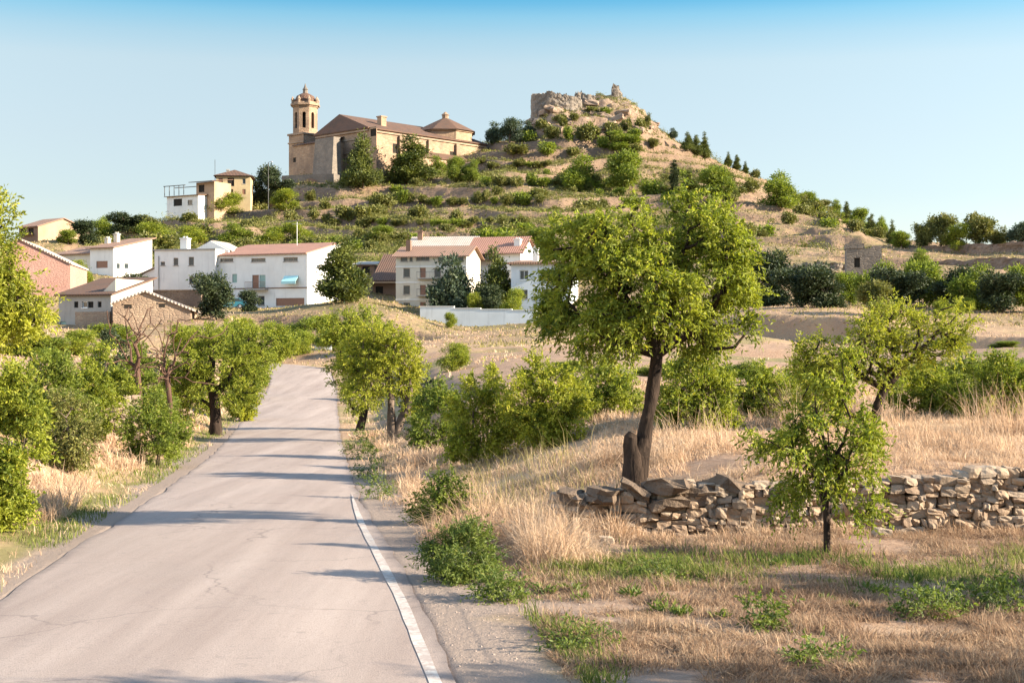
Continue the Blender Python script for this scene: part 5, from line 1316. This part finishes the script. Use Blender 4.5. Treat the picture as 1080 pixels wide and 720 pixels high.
MT = [ # at a known distance: kind, label, px, Y, width, top py
 ('lime0','green tree at the far left inside of the road bend',292,112,40,338),
 ('lush0','dark green tree closing the end of the road',318,128,44,334),
 ('lime1','light green tree behind the white roadside board',352,130,44,330),
 ('lush1','green tree at the bend right of the white board',376,124,40,336),
 ('lime0','light tree left of the road bend behind the verge bushes',262,104,46,334),
 ('lush0','dark tree below the stone shed',236,110,44,338),
 ('lime1','light green tree below the stone shed gable',205,100,46,340),
 ('lush1','green tree below the farm building',120,105,50,340),
 ('lime0','light green tree in the left thicket below the farm building',75,90,56,346),
 ('lush0','green tree at far left below the salmon barn',30,85,60,344),
 ('lush0','low dark bush at the outside of the road bend, leftmost',296,117,30,346),
 ('lime0','low light bush at the outside of the road bend left of the white board',316,116,30,348),
 ('lush1','low bush right behind the white board at the road bend',352,119,34,346),
 ('lime1','low yellowish bush right of the white board at the road bend',372,114,32,350),
 ('lush0','low green bush at the end of the right verge by the bend',362,104,20,366),
 ('lime1','small light bush alone in the pale field left of the big almond',477,76,34,358),
 ('lush1','low hedge bush at the near edge of the pale field',600,62,50,378),
 ('lime0','low hedge bush behind the big almond trunk',700,58,54,380),
 ('lush0','hedge bush right of the big almond at the field edge',785,60,54,378),
 ('lime1','hedge bush behind the yellow-green almond',885,62,60,380),
 ('lush1','hedge bush at the field edge before the reddish mound',960,60,60,384),
 ('lime0','hedge bush at the field edge near the right side',1030,58,60,380),
 ('lush0','hedge bush at the field edge at the right side',1085,58,60,374),
 ('lime1','low bush on the field bank below the dark row',1000,104,40,350),
 ('lush1','shrub on the field bank right of the sapling top',1062,98,30,358)]
for (k,lb,px,Y,w_,top) in MT: far_tree(k, 'tree', lb, px, 360+(CAMZ-gz((px-540)/FOC*Y,Y))/Y*FOC, w_, 360+(CAMZ-gz((px-540)/FOC*Y,Y))/Y*FOC-top, Y=Y)
# shrubs dotted over the terraces
rs = np.random.default_rng(77); placed = 0; tries = 0
ZN = [(540,'low shrub on the terraced slope below the church','shrubs on the terraces below the church'),
      (800,'low shrub on the slope below the ruined castle','shrubs on the slope below the castle'),
      (2000,'low shrub on the right flank of the hill','shrubs on the right flank of the hill')]
for (xa,xb,yy,hh_) in ((392,575,216,11),(476,645,196,12),(500,590,180,8),(330,560,240,9)):
    px = xa+rs.uniform(0,8)
    while px < xb:
        x,y,z = hit(px, yy+rs.normal()*1.6); s = y/FOC; k = 'shrub%d' % rs.integers(0,4); w_ = rs.uniform(9,17)*s; h_ = hh_*rs.uniform(.7,1.3)*s
        o = obj('hill_shrub', PR[k][0]); o.location = (x,y,z-.15); o.rotation_euler[2] = rs.random()*6.28; o.scale = (w_/1.9,w_/1.9,h_/1.5)
        tag(o, 'green shrub in one of the hedge-like rows along the terraces', 'shrub', 'rows of shrubs along the terraces'); px += rs.uniform(7,17)
while placed < 215 and tries < 6000:
    tries += 1
    px = rs.uniform(140, 960); Y = rs.uniform(262, 436); x = (px-540)/FOC*Y
    if 296 < px < 520 and Y > 376: continue
    if 165 < px < 270 and 335 < Y < 366: continue
    if 560 < px < 700 and Y > 425 and rs.random() < .3: continue
    z = gz(x, Y)
    if z < 18: continue
    t = (z+0.0)
    dens = float(fbm(np.array([x]),np.array([Y]),16,3)[0])
    if dens < -.10+rs.random()*.35-.1: continue
    # keep to the flats of the terraces
    if abs(gz(x,Y+1.2)-gz(x,Y-1.2)) > 2.2 and rs.random() < .75: continue
    k = 'shrub%d' % rs.integers(0,4); h_ = rs.uniform(1.4,3.2)*(1.0 if rs.random()<.8 else 1.45); w_ = h_*rs.uniform(1.1,1.9)
    o = obj('hill_shrub', PR[k][0]); o.location = (x,Y,z-.15); o.rotation_euler[2] = rs.random()*6.28; o.scale = (w_/1.9,w_/1.9,h_/1.5)
    _, lb, gp = next(q for q in ZN if px < q[0]); tag(o, lb, 'shrub', gp); placed += 1
# boulders of the rocky cap
M['caprock'] = masonry('cap_rock', (.30,.21,.15), (.38,.275,.20), (.19,.14,.105), .7, .35, .4)
# ------------------------------------------------------------------ dry-stone wall
def stone_block(cx, cz, w, h, d, rng, y0):
    """rounded irregular block filling a cell"""
    g = np.linspace(-1,1,4); V = []; key = {}; F = []
    def vid(p):
        k_ = tuple(np.round(p,4))
        if k_ not in key: key[k_] = len(V); V.append(p)
        return key[k_]
    for ax in range(3):
        for sgn in (-1,1):
            for a in range(3):
                for b in range(3):
                    q = []
                    for (i,j) in ((a,b),(a+1,b),(a+1,b+1),(a,b+1)):
                        p = [0,0,0]; p[ax] = sgn; p[(ax+1)%3] = g[i]; p[(ax+2)%3] = g[j]; q.append(vid(tuple(p)))
                    F.append(q if sgn > 0 else q[::-1])
    V = np.array(V, float)
    n = np.linalg.norm(V,axis=1)[:,None]; V = V*(1-.13*(n-1)/.732)
    sk = rng.normal(size=(3,3))*.10; V = V+V@sk
    V += rng.normal(size=V.shape)*.045
    V *= np.array([w/2*1.10,d/2,h/2*1.10]); 
    a = rng.normal()*.07; c,s = math.cos(a),math.sin(a); V = np.stack([V[:,0]*c-V[:,2]*s,V[:,1],V[:,0]*s+V[:,2]*c],1)
    return V+np.array([cx,y0+rng.normal()*.03,cz]), np.array(F)
m, nt = newmat('dry_stone'); g = N(nt,'ShaderNodeNewGeometry'); co_ = ocoord(nt)
r = ramp(nt,[(0,(.20,.14,.10)),(.3,(.30,.215,.15)),(.6,(.38,.28,.195)),(.85,(.27,.21,.16)),(1,(.41,.315,.23))],g.outputs['Random Per Island'])
n1 = noise(nt,7,5,.65,co_); n2 = noise(nt,40,4,.7,co_); n3 = noise(nt,1.1,4,.6,co_)
c = mixc(nt, ramp(nt,[(.45,0),(.72,.7)],n1).outputs[0], r.outputs[0], (.27,.205,.15)); c = mixc(nt, ramp(nt,[(.56,0),(.7,.7)],n3).outputs[0], c, (.20,.165,.13))
finish(nt, c, .92, math_(nt,'ADD',n1,math_(nt,'MULTIPLY',n2,.5)), .8, .03, spec=.15); M['drystone'] = m
m, nt = newmat('lichen_stone'); co_ = ocoord(nt); n1 = noise(nt,3,5,.65,co_); n2 = noise(nt,25,4,.7,co_)
finish(nt, mixc(nt, n1, (.065,.048,.037), (.21,.155,.115)), .95, math_(nt,'ADD',n1,n2), .8, .04, spec=.1); M['lichen'] = m
def split(x0,x1,z0,z1,rng,out,mx):
    w, h = x1-x0, z1-z0
    if w < mx*rng.uniform(.9,1.7) and h < mx*.80*rng.uniform(.9,1.5): out.append((x0,x1,z0,z1)); return
    if w/h > 1.5*rng.uniform(.75,1.3): q = x0+w*rng.uniform(.36,.64); split(x0,q,z0,z1,rng,out,mx); split(q,x1,z0,z1,rng,out,mx)
    else: q = z0+h*rng.uniform(.38,.62); split(x0,x1,z0,q,rng,out,mx); split(x0,x1,q,z1,rng,out,mx)
def dry_wall(name, label, x0, x1, y, H0, H1, seed, mx=.165, rz=0, loc=None, zfun=None):
    rng = np.random.default_rng(seed); cells = []; nx = int((x1-x0)/.9)
    for i in range(nx):
        a = x0+(x1-x0)*i/nx; b = x0+(x1-x0)*(i+1)/nx; t = (i+.5)/nx; hh = (H0+(H1-H0)*min(1,t*2.2))*rng.uniform(.9,1.08)
        split(a,b,-.12,hh,rng,cells,mx)
    V = []; F = []; o = 0
    for (a,b,c_,d_) in cells:
        if d_ > H1*.9 and rng.random() < .12: continue
        v, f_ = stone_block((a+b)/2,(c_+d_)/2,b-a,d_-c_,.34*rng.uniform(.85,1.15),rng,0.0)
        V.append(v); F.append(f_+o); o += len(v)
    root = empty(name,(0,y,0) if loc is None else loc, rz); tag(root,label,'wall')
    V = np.concatenate(V); 
    obj('stonework', npmesh('stonework',V,np.concatenate(F),M['drystone']), root)
    mb = MB(); mb.add([(x0,.04,-.3),(x1,.04,-.3),(x1,.3,-.3),(x0,.3,-.3),(x0,.08,H0*.86),(x1,.08,H1*.86),(x1,.3,H1*.86),(x0,.3,H0*.86)],[(0,3,2,1),(4,5,6,7),(0,1,5,4),(1,2,6,5),(2,3,7,6),(3,0,4,7)])
    mb.build('rubble_core', M['lichen'], root)
    return root
wr = dry_wall('dry_stone_wall','long dry-stone terrace wall of tan rubble across the right side of the field',.55,13.5,WALLY-.12,.44,.88,41)
for i,(px,py,w_,h_,tilt) in enumerate([(604,522,26,14,-.1),(636,520,36,18,-.25),(669,515,34,15,-.45),(702,511,44,14,.06),(738,520,34,24,-.12),(768,511,32,15,-.2),(700,529,36,16,.1)]):
    s = WALLY/FOC; rng = np.random.default_rng(500+i)
    v, f_ = stone_block(0,0,w_*s*.92,h_*s*.85,.42,rng,0); v = v+rng.normal(size=v.shape)*np.array([.035,.03,.018]); o = obj('capping_slab', npmesh('capping_slab', v, f_, M['lichen'], smooth=False), wr)
    o.location = ((px-540)*s, rng.uniform(-.12,.08), CAMZ+(360-py)*s); o.rotation_euler = (rng.normal()*.1,-tilt,rng.normal()*.2)
RM = []
for i in range(5):
    v_, f_ = stone_block(0,0,2,2,2,np.random.default_rng(700+i),0); v_ += np.random.default_rng(i).normal(size=v_.shape)*.09
    RM.append(npmesh('boulder', v_, f_, M['caprock']))
for i in range(40):
    px = rs.uniform(562,694); py = rs.uniform(104,146)
    x,y,z = hit(px,py)
    if y < 405: continue
    o = obj('boulder', RM[i%5]); s = rs.uniform(.5,1.2); o.location = (x,y,z-.15); o.scale = (s*1.8,s*1.2,s*.75); o.rotation_euler = (rs.normal()*.15,rs.normal()*.15,rs.normal()*.5)
    tag(o,'weathered rock outcrop on the rocky cap of the hill','boulder','rock outcrops of the cap')
for i,(px,py,w_,h_) in enumerate([(572,136,14,12),(583,148,16,16),(594,140,12,12),(601,152,14,14),(612,147,10,16),(618,154,18,20),(628,146,14,12),(634,156,16,14),(643,140,14,10),(650,152,20,16),(660,141,14,12),(670,150,14,12),(676,138,14,16),(624,120,14,8),(606,128,12,8),(640,122,14,8),(590,128,14,8),(668,165,16,12),(605,168,20,10),(575,162,22,14),(545,168,24,12)]):
    x,y,z = hit(px,py); o = obj('hill_shrub', PR['shrub%d'%(i%4)][0]); s = y/FOC; o.location = (x,y,z-.2); o.scale = (w_*s/1.9,w_*s/1.9,h_*s/1.5); o.rotation_euler[2] = i
    tag(o,'green shrub growing between the rocks of the hill cap','shrub','shrubs among the cap rocks')
# old stone heap wall inside the left thicket
lx = (105-540)/FOC*40; dry_wall('dry_stone_wall','short grey dry-stone wall stub half buried in the left thicket',-.9,1.1,0,.75,.95,43,.24,R(14),(lx,40,gz(lx,40)))
for i,(px,Y,s) in enumerate([(566,18.8,.10),(612,18.9,.12),(640,18.7,.09),(930,18.9,.10)]):
    x=(px-540)/FOC*Y; v,f_ = stone_block(0,0,s*2,s*1.3,s*1.6,np.random.default_rng(520+i),0); o = obj('fallen_stone', npmesh('fallen_stone',v,f_,M['drystone'])); o.location=(x,Y,gz(x,Y)+s*.4)
    tag(o,'loose fallen stone lying at the foot of the long dry-stone wall','stone','fallen stones below the wall')

# ------------------------------------------------------------------ grasses (uncountable)
def blades(name, x, y, h, wd, mat, rng, lean=.35, wind=(-.15,.05), zoff=0.0, per=1):
    n = len(x); z = ground_full(x, y)[0]-.01
    a = rng.random(n)*6.283; S = np.stack([np.cos(a),np.sin(a),np.zeros(n)],1)*wd[:,None]*.5
    b = rng.random(n)*6.283; l = lean*np.abs(rng.normal(size=n))
    # neighbours lean together and differ in vigour from tuft to tuft
    q = .35; cx = np.floor(x/q); cy = np.floor(y/q); hs = lambda k: np.modf(np.abs(np.sin(cx*12.9898+cy*78.233+k)*43758.5453))[0]
    ta = hs(.0)*6.283; tl = hs(1.7)*lean*.9; h = h*(.45+1.0*hs(3.1)**1.5)
    Ld = np.stack([np.cos(b)*l+np.cos(ta)*tl+wind[0],np.sin(b)*l+np.sin(ta)*tl+wind[1],np.zeros(n)],1)*h[:,None]
    ll = np.linalg.norm(Ld,axis=1)/np.maximum(h,1e-4)
    P = np.stack([x,y,z],1); up = np.zeros((n,3)); up[:,2] = h
    mid = P+up*(.58-.1*np.minimum(ll,1.5))[:,None]+Ld*.35; ms = np.maximum(1-.38*ll**1.4, .12)
    tip = P+up*ms[:,None]+Ld
    V = np.stack([P-S,P+S,mid-S*.8,mid+S*.8,tip-S*.18,tip+S*.18],1).reshape(-1,3)
    i = np.arange(n)[:,None]*6; F = np.concatenate([i+np.array([[0,1,3,2]]),i+np.array([[2,3,5,4]])],0)
    o = obj(name, npmesh(name, V, F, mat)); return tag(o, kind='stuff')
def sample(n, y0, y1, u0, u1, rng):
    Y = np.exp(rng.uniform(math.log(y0),math.log(y1),n)); u = rng.uniform(u0,u1,n); return u*Y, Y
def clumped(n, per, y0, y1, u0, u1, rng, sig):
    x, y = sample(n//per, y0, y1, u0, u1, rng); x = np.repeat(x,per)+rng.normal(size=(n//per)*per)*sig; y = np.repeat(y,per)+rng.normal(size=(n//per)*per)*sig; return x, y
rg = np.random.default_rng(99)
def info(x,y):
    mk = ground_full(x,y)[1]; return mk['d'], mk['side'], mk['m']
# tall dry grass: right bank and terrace, left bank
x,y = clumped(300000, 22, 15.5, 50, -.30, .40, rg, .10)
d,sd_,m_ = info(x,y); dn = fbm(x,y,2.4,3); dn2 = fbm(x,y,9,2)
rd = d+fbm(x,y,1.3,2)*.5
keep = (sd_>0)&(rd>np.where(y>18.5,2.75,3.5))&((m_>.35)|((x<1.0+.5*dn)&(y>16.4)))&(dn+dn2*.6+fbm(x,y,.6,2)*.5>-.20+.30*rg.random(len(x)))&~((y>WALLY-.5)&(y<WALLY+.2)&(x>1.2))
x,y,dn = x[keep],y[keep],dn[keep]
tall = .20+.40*sstep(-.1,.5,dn)
near = sstep(26,18,y); h = tall*rg.uniform(.5,1.25,len(x))*(.75+.35*near)*np.where((x>.8),.72,1.0)
blades('dry_grass', x, y, h, np.maximum(.0065,y*.00042)*rg.uniform(.7,1.3,len(x)), M['straw'], rg, .95)
x,y = clumped(170000, 12, 11.5, 60, -.42, -.10, rg, .10)
d,sd_,m_ = info(x,y); dn = fbm(x,y,2.2,3)
keep = (sd_<0)&(d+dn*.6>3.15)&(dn>-.3+.25*rg.random(len(x)))
x,y,dn = x[keep],y[keep],dn[keep]
blades('dry_grass', x, y, (.16+.30*sstep(-.1,.5,dn))*rg.uniform(.5,1.3,len(x)), np.maximum(.0065,y*.00042)*rg.uniform(.7,1.3,len(x)), M['straw'], rg, .75)
x,y = sample(170000, 15.5, 50, -.30, .40, rg); d,sd_,m_ = info(x,y)
k = (sd_>0)&(d+fbm(x,y,1.3,2)*.5>np.where(y>18.5,2.6,3.4))&((m_>.3)|((x<1.2)&(y>16.2)))&(fbm(x,y,1.1,3)>-.35+.35*rg.random(len(x)))&~((y>WALLY-.5)&(y<WALLY+.1)&(x>.8)); x,y=x[k],y[k]
blades('dry_grass', x, y, rg.uniform(.08,.26,len(x)), np.maximum(.0055,y*.00036), M['straw'], rg, 1.1)
x = np.concatenate([rg.uniform(-.2,2.2,4200), rg.uniform(2,7.4,2200)]); y = WALLY-.35-np.abs(rg.normal(size=len(x)))*np.where(x<3.4,.45,.2)
k = fbm(x,y,.7,3) > -.05+.25*rg.random(len(x)); x,y=x[k],y[k]
blades('dry_grass', x, y, rg.uniform(.12,.5,len(x))*np.where(x<1.5,1,.42), np.full(len(x),.0075), M['straw'], rg, .8)
# pale seed-head stands
x,y = clumped(9000, 30, 20.3, 31, .10, .40, rg, .16)
d,sd_,m_ = info(x,y); k = (fbm(x,y,2.5,2)>.12)&(m_>.9); x,y=x[k],y[k]
blades('dry_grass', x, y, rg.uniform(.45,.9,len(x)), np.full(len(x),.008), M['straw'], rg, .5)
x,y = clumped(1600, 8, 20, 34, -.10, .05, rg, .3); d,sd_,m_ = info(x,y); k=(d>3.6); x,y=x[k],y[k]
blades('olive_grass', x, y, rg.uniform(.25,.6,len(x)), np.full(len(x),.010), M['olivegrass'], rg, .6)
x,y = sample(60000, 10.5, 70, -.42, .12, rg); d,sd_,m_ = info(x,y); n1=fbm(x,y,1.4,3)
k = (d>2.22)&(d<4.2)&(n1>-.1+.35*rg.random(len(x)))&((sd_<0)|(y>22)); x,y=x[k],y[k]
blades('dry_grass', x, y, rg.uniform(.05,.2,len(x)), np.maximum(.006,y*.0005), M['straw'], rg, .9)
# stubble litter on the field
x,y = sample(420000, 8.0, 20, -.06, .42, rg); d,sd_,m_ = info(x,y); dn = fbm(x,y,1.2,3)
k = (sd_>0)&(m_<.5)&(d>3.1+1.2*fbm(x,y,1.3,3))&(rg.random(len(x))>.75*np.exp(-((y-16.5+.5*fbm(x,y,1.6,4))/.9)**2)*sstep(-.2,1.2,x))&(dn+.5*fbm(x,y,.4,2)>-.34+.40*rg.random(len(x))); x,y=x[k],y[k]
blades('stubble', x, y, rg.uniform(.03,.15,len(x)), rg.uniform(.004,.010,len(x)), M['stubble'], rg, 1.3)
# green grass: field band, verge edges
x,y = sample(330000, 8.5, 20, -.06, .42, rg); d,sd_,m_ = info(x,y); n1=fbm(x,y,1.6,4); n2=fbm(x,y,6,4)
g_ = np.exp(-((y-16.5+n1*.5)/1.0)**2)*sstep(-.2,1.2,x+n1)*.65*sstep(-.35,.15,n2+n1*.5+.08)+sstep(.16,.45,n2+n1*.5)*.22
k = (sd_>0)&(m_<.6)&(d>3.0)&(rg.random(len(x))<g_); x,y=x[k],y[k]
blades('green_grass', x, y, rg.uniform(.06,.19,len(x)), rg.uniform(.007,.013,len(x)), M['green'], rg, .6)
x,y = sample(110000, 10.5, 110, -.42, -.08, rg); d,sd_,m_ = info(x,y); n1=fbm(x,y,2.0,3)
k = ((sd_<0)&(d>2.2)&(d<3.7+n1*1.2)&(n1>-.25+.3*rg.random(len(x))))|((sd_>0)&(y>24)&(d>2.5)&(d<3.6+n1)&(n1>.0)); x,y=x[k],y[k]
blades('green_grass', x, y, rg.uniform(.05,.17,len(x)), np.maximum(.007,y*.0005), M['green'], rg, .5)
# mid-distance tufts
x,y = sample(90000, 42, 150, -.40, .40, rg); d,sd_,m_ = info(x,y); n1=fbm(x,y,5,3)
pale = (y>50)&(y<104)&(sd_>0)
k = (d>3.0)&(n1>-.15+.3*rg.random(len(x))+np.where(pale,.35,0)); x,y=x[k],y[k]
blades('dry_grass', x, y, rg.uniform(.06,.26,len(x)), y*.0006, M['straw'], rg, .9)
x,y = sample(50000, 42, 150, -.40, .40, rg); d,sd_,m_ = info(x,y); n1=fbm(x+50,y,7,3)
k = (d>3.0)&(n1>.08+.25*rg.random(len(x))+np.where((y>50)&(y<104)&(sd_>0),.3,0)); x,y=x[k],y[k]
blades('olive_grass', x, y, rg.uniform(.12,.4,len(x)), y*.0009, M['olivegrass'], rg, .9)
# rough herbage on the hill
x,y = sample(150000, 150, 470, -.40, .40, rg); n1=fbm(x,y,18,4); n0=fbm(x,y,3,3)
k = n1+n0*.5>-.10+.4*rg.random(len(x)); x,y=x[k],y[k]
blades('hill_herbage', x, y, y*rg.uniform(.0007,.0020,len(x)), y*rg.uniform(.0005,.0012,len(x)), M['olivegrass'], rg, .9)
x,y = sample(60000, 150, 470, -.40, .40, rg); n1=fbm(x+90,y,14,4)
k = n1>-.1+.4*rg.random(len(x)); x,y=x[k],y[k]
blades('hill_herbage', x, y, y*rg.uniform(.0005,.0015,len(x)), y*rg.uniform(.0004,.0010,len(x)), M['straw'], rg, .9)
# low scrub covering the terraces
x,y = sample(32000, 235, 452, -.30, .30, rg); n1=fbm(x+33,y*1.6,11,3); zz=ground_full(x,y)[0]; sl=np.abs(ground_full(x,y+1.2)[0]-ground_full(x,y-1.2)[0])
k = (n1+.35*fbm(x,y,3,2)>-.26+.30*rg.random(len(x))+.7*sstep(.09,.16,x/y)*sstep(52,36,zz))&(zz>14)&(sl<2.2); x,y,zz=x[k],y[k],zz[k]; n=len(x); per=30
rr = rg.uniform(.3,1.0,n)*(.7+.9*sstep(.0,.4,n1[k]))
P = np.stack([x,y,zz],1)[:,None,:]+rg.normal(size=(n,per,3))*rr[:,None,None]*np.array([.75,.75,.42])+np.array([0,0,.55])*rr[:,None,None]
D = rg.normal(size=(n*per,3)); D[:,2]+=.5; D/=np.linalg.norm(D,axis=1)[:,None]
o = obj('low_scrub', quads_mesh('low_scrub', leaf_quads(P.reshape(-1,3),D,rg.uniform(.25,.5,n*per),rg.uniform(.12,.26,n*per),rg), M['scrub'])); tag(o, kind='stuff')
# loose gravel on the right shoulder
x,y = sample(8000, 8.0, 40, -.22, .12, rg); d,sd_,m_ = info(x,y); k=(d>2.15)&(d<3.7+.5*fbm(x,y,1,2))&(rg.random(len(x))<np.where(sd_>0,1,.25))&((d<2.9)|(sd_>0)); x,y=x[k],y[k]
n=len(x); z=ground_full(x,y)[0]; s=rg.uniform(.004,.016,n)[:,None]; P=np.stack([x,y,z],1)
oc=np.array([(1,0,0),(0,1,0),(-1,0,0),(0,-1,0),(0,0,.7),(0,0,-.5)],float)
V=(P[:,None,:]+(oc[None]*(1+rg.normal(size=(n,6,3))*.25))*s[:,None]).reshape(-1,3)
tf=np.array([(0,1,4),(1,2,4),(2,3,4),(3,0,4),(1,0,5),(2,1,5),(3,2,5),(0,3,5)])
F=(np.arange(n)[:,None,None]*6+tf[None]).reshape(-1,3)
M['gravel']=plain('gravel_stone',(.27,.21,.175),.9,.2,var=.45,sc_=25); o=obj('gravel',npmesh('gravel',V,F,M['gravel'])); tag(o,kind='stuff')

# ------------------------------------------------------------------ camera, light, render settings
cam = bpy.data.cameras.new('camera'); cam.lens = 50; cam.sensor_width = 36; cam.clip_end = 8000; cam.clip_start = .1
co = bpy.data.objects.new('camera', cam); COL.objects.link(co); co.location = (0,0,CAMZ); co.rotation_euler = (R(90),0,0); sc.camera = co
SUN_EL, SUN_AZ = 21.0, 103.0       # azimuth clockwise from +Y
sd = Vector((math.sin(R(SUN_AZ))*math.cos(R(SUN_EL)), math.cos(R(SUN_AZ))*math.cos(R(SUN_EL)), math.sin(R(SUN_EL))))
sl = bpy.data.lights.new('sun','SUN'); sl.energy = 4.4; sl.angle = R(.6); sl.color = (1.0,.87,.68)
so = bpy.data.objects.new('sun', sl); COL.objects.link(so); so.rotation_euler = sd.to_track_quat('Z','Y').to_euler(); so.location = (60,-20,60)
w = bpy.data.worlds.new('World'); sc.world = w; w.use_nodes = True
nt = w.node_tree; nt.nodes.clear()
sky = N(nt,'ShaderNodeTexSky'); sky.sky_type = 'NISHITA'; sky.sun_disc = False; sky.sun_elevation = R(SUN_EL); sky.sun_rotation = R(-SUN_AZ)
sky.air_density = 1.0; sky.dust_density = .6; sky.ozone_density = 1.5; sky.altitude = 300
bg = N(nt,'ShaderNodeBackground'); bg.inputs[1].default_value = .06
o = N(nt,'ShaderNodeOutputWorld'); 
gz_ = N(nt,'ShaderNodeSeparateXYZ'); nt.links.new(N(nt,'ShaderNodeTexCoord').outputs['Generated'], gz_.inputs[0])
rmp = ramp(nt,[(0,(.77,.685,.70)),(.10,(.83,.75,.715)),(.14,(.95,.82,.735)),(.19,(1.09,.935,.775)),(.208,(.90,.91,.79)),(.222,(.63,.86,.81)),(.2335,(.31,.72,.79)),(.26,(.5,.8,.9)),(.45,(2.1,2.0,1.8))], gz_.outputs[2])
nt.links.new(mixc(nt,1.0,sky.outputs[0],rmp.outputs[0],'MULTIPLY'), bg.inputs[0]); nt.links.new(bg.outputs[0], o.inputs[0])
vs = sc.view_settings; vs.view_transform = 'Standard'; vs.look = 'None'; vs.exposure = 2.08; vs.gamma = 1; vs.use_curve_mapping = False
sc.render.engine = 'CYCLES'; sc.cycles.max_bounces = 6; sc.cycles.transparent_max_bounces = 4; sc.cycles.diffuse_bounces = 3
sc.render.resolution_x = 1024; sc.render.resolution_y = 682
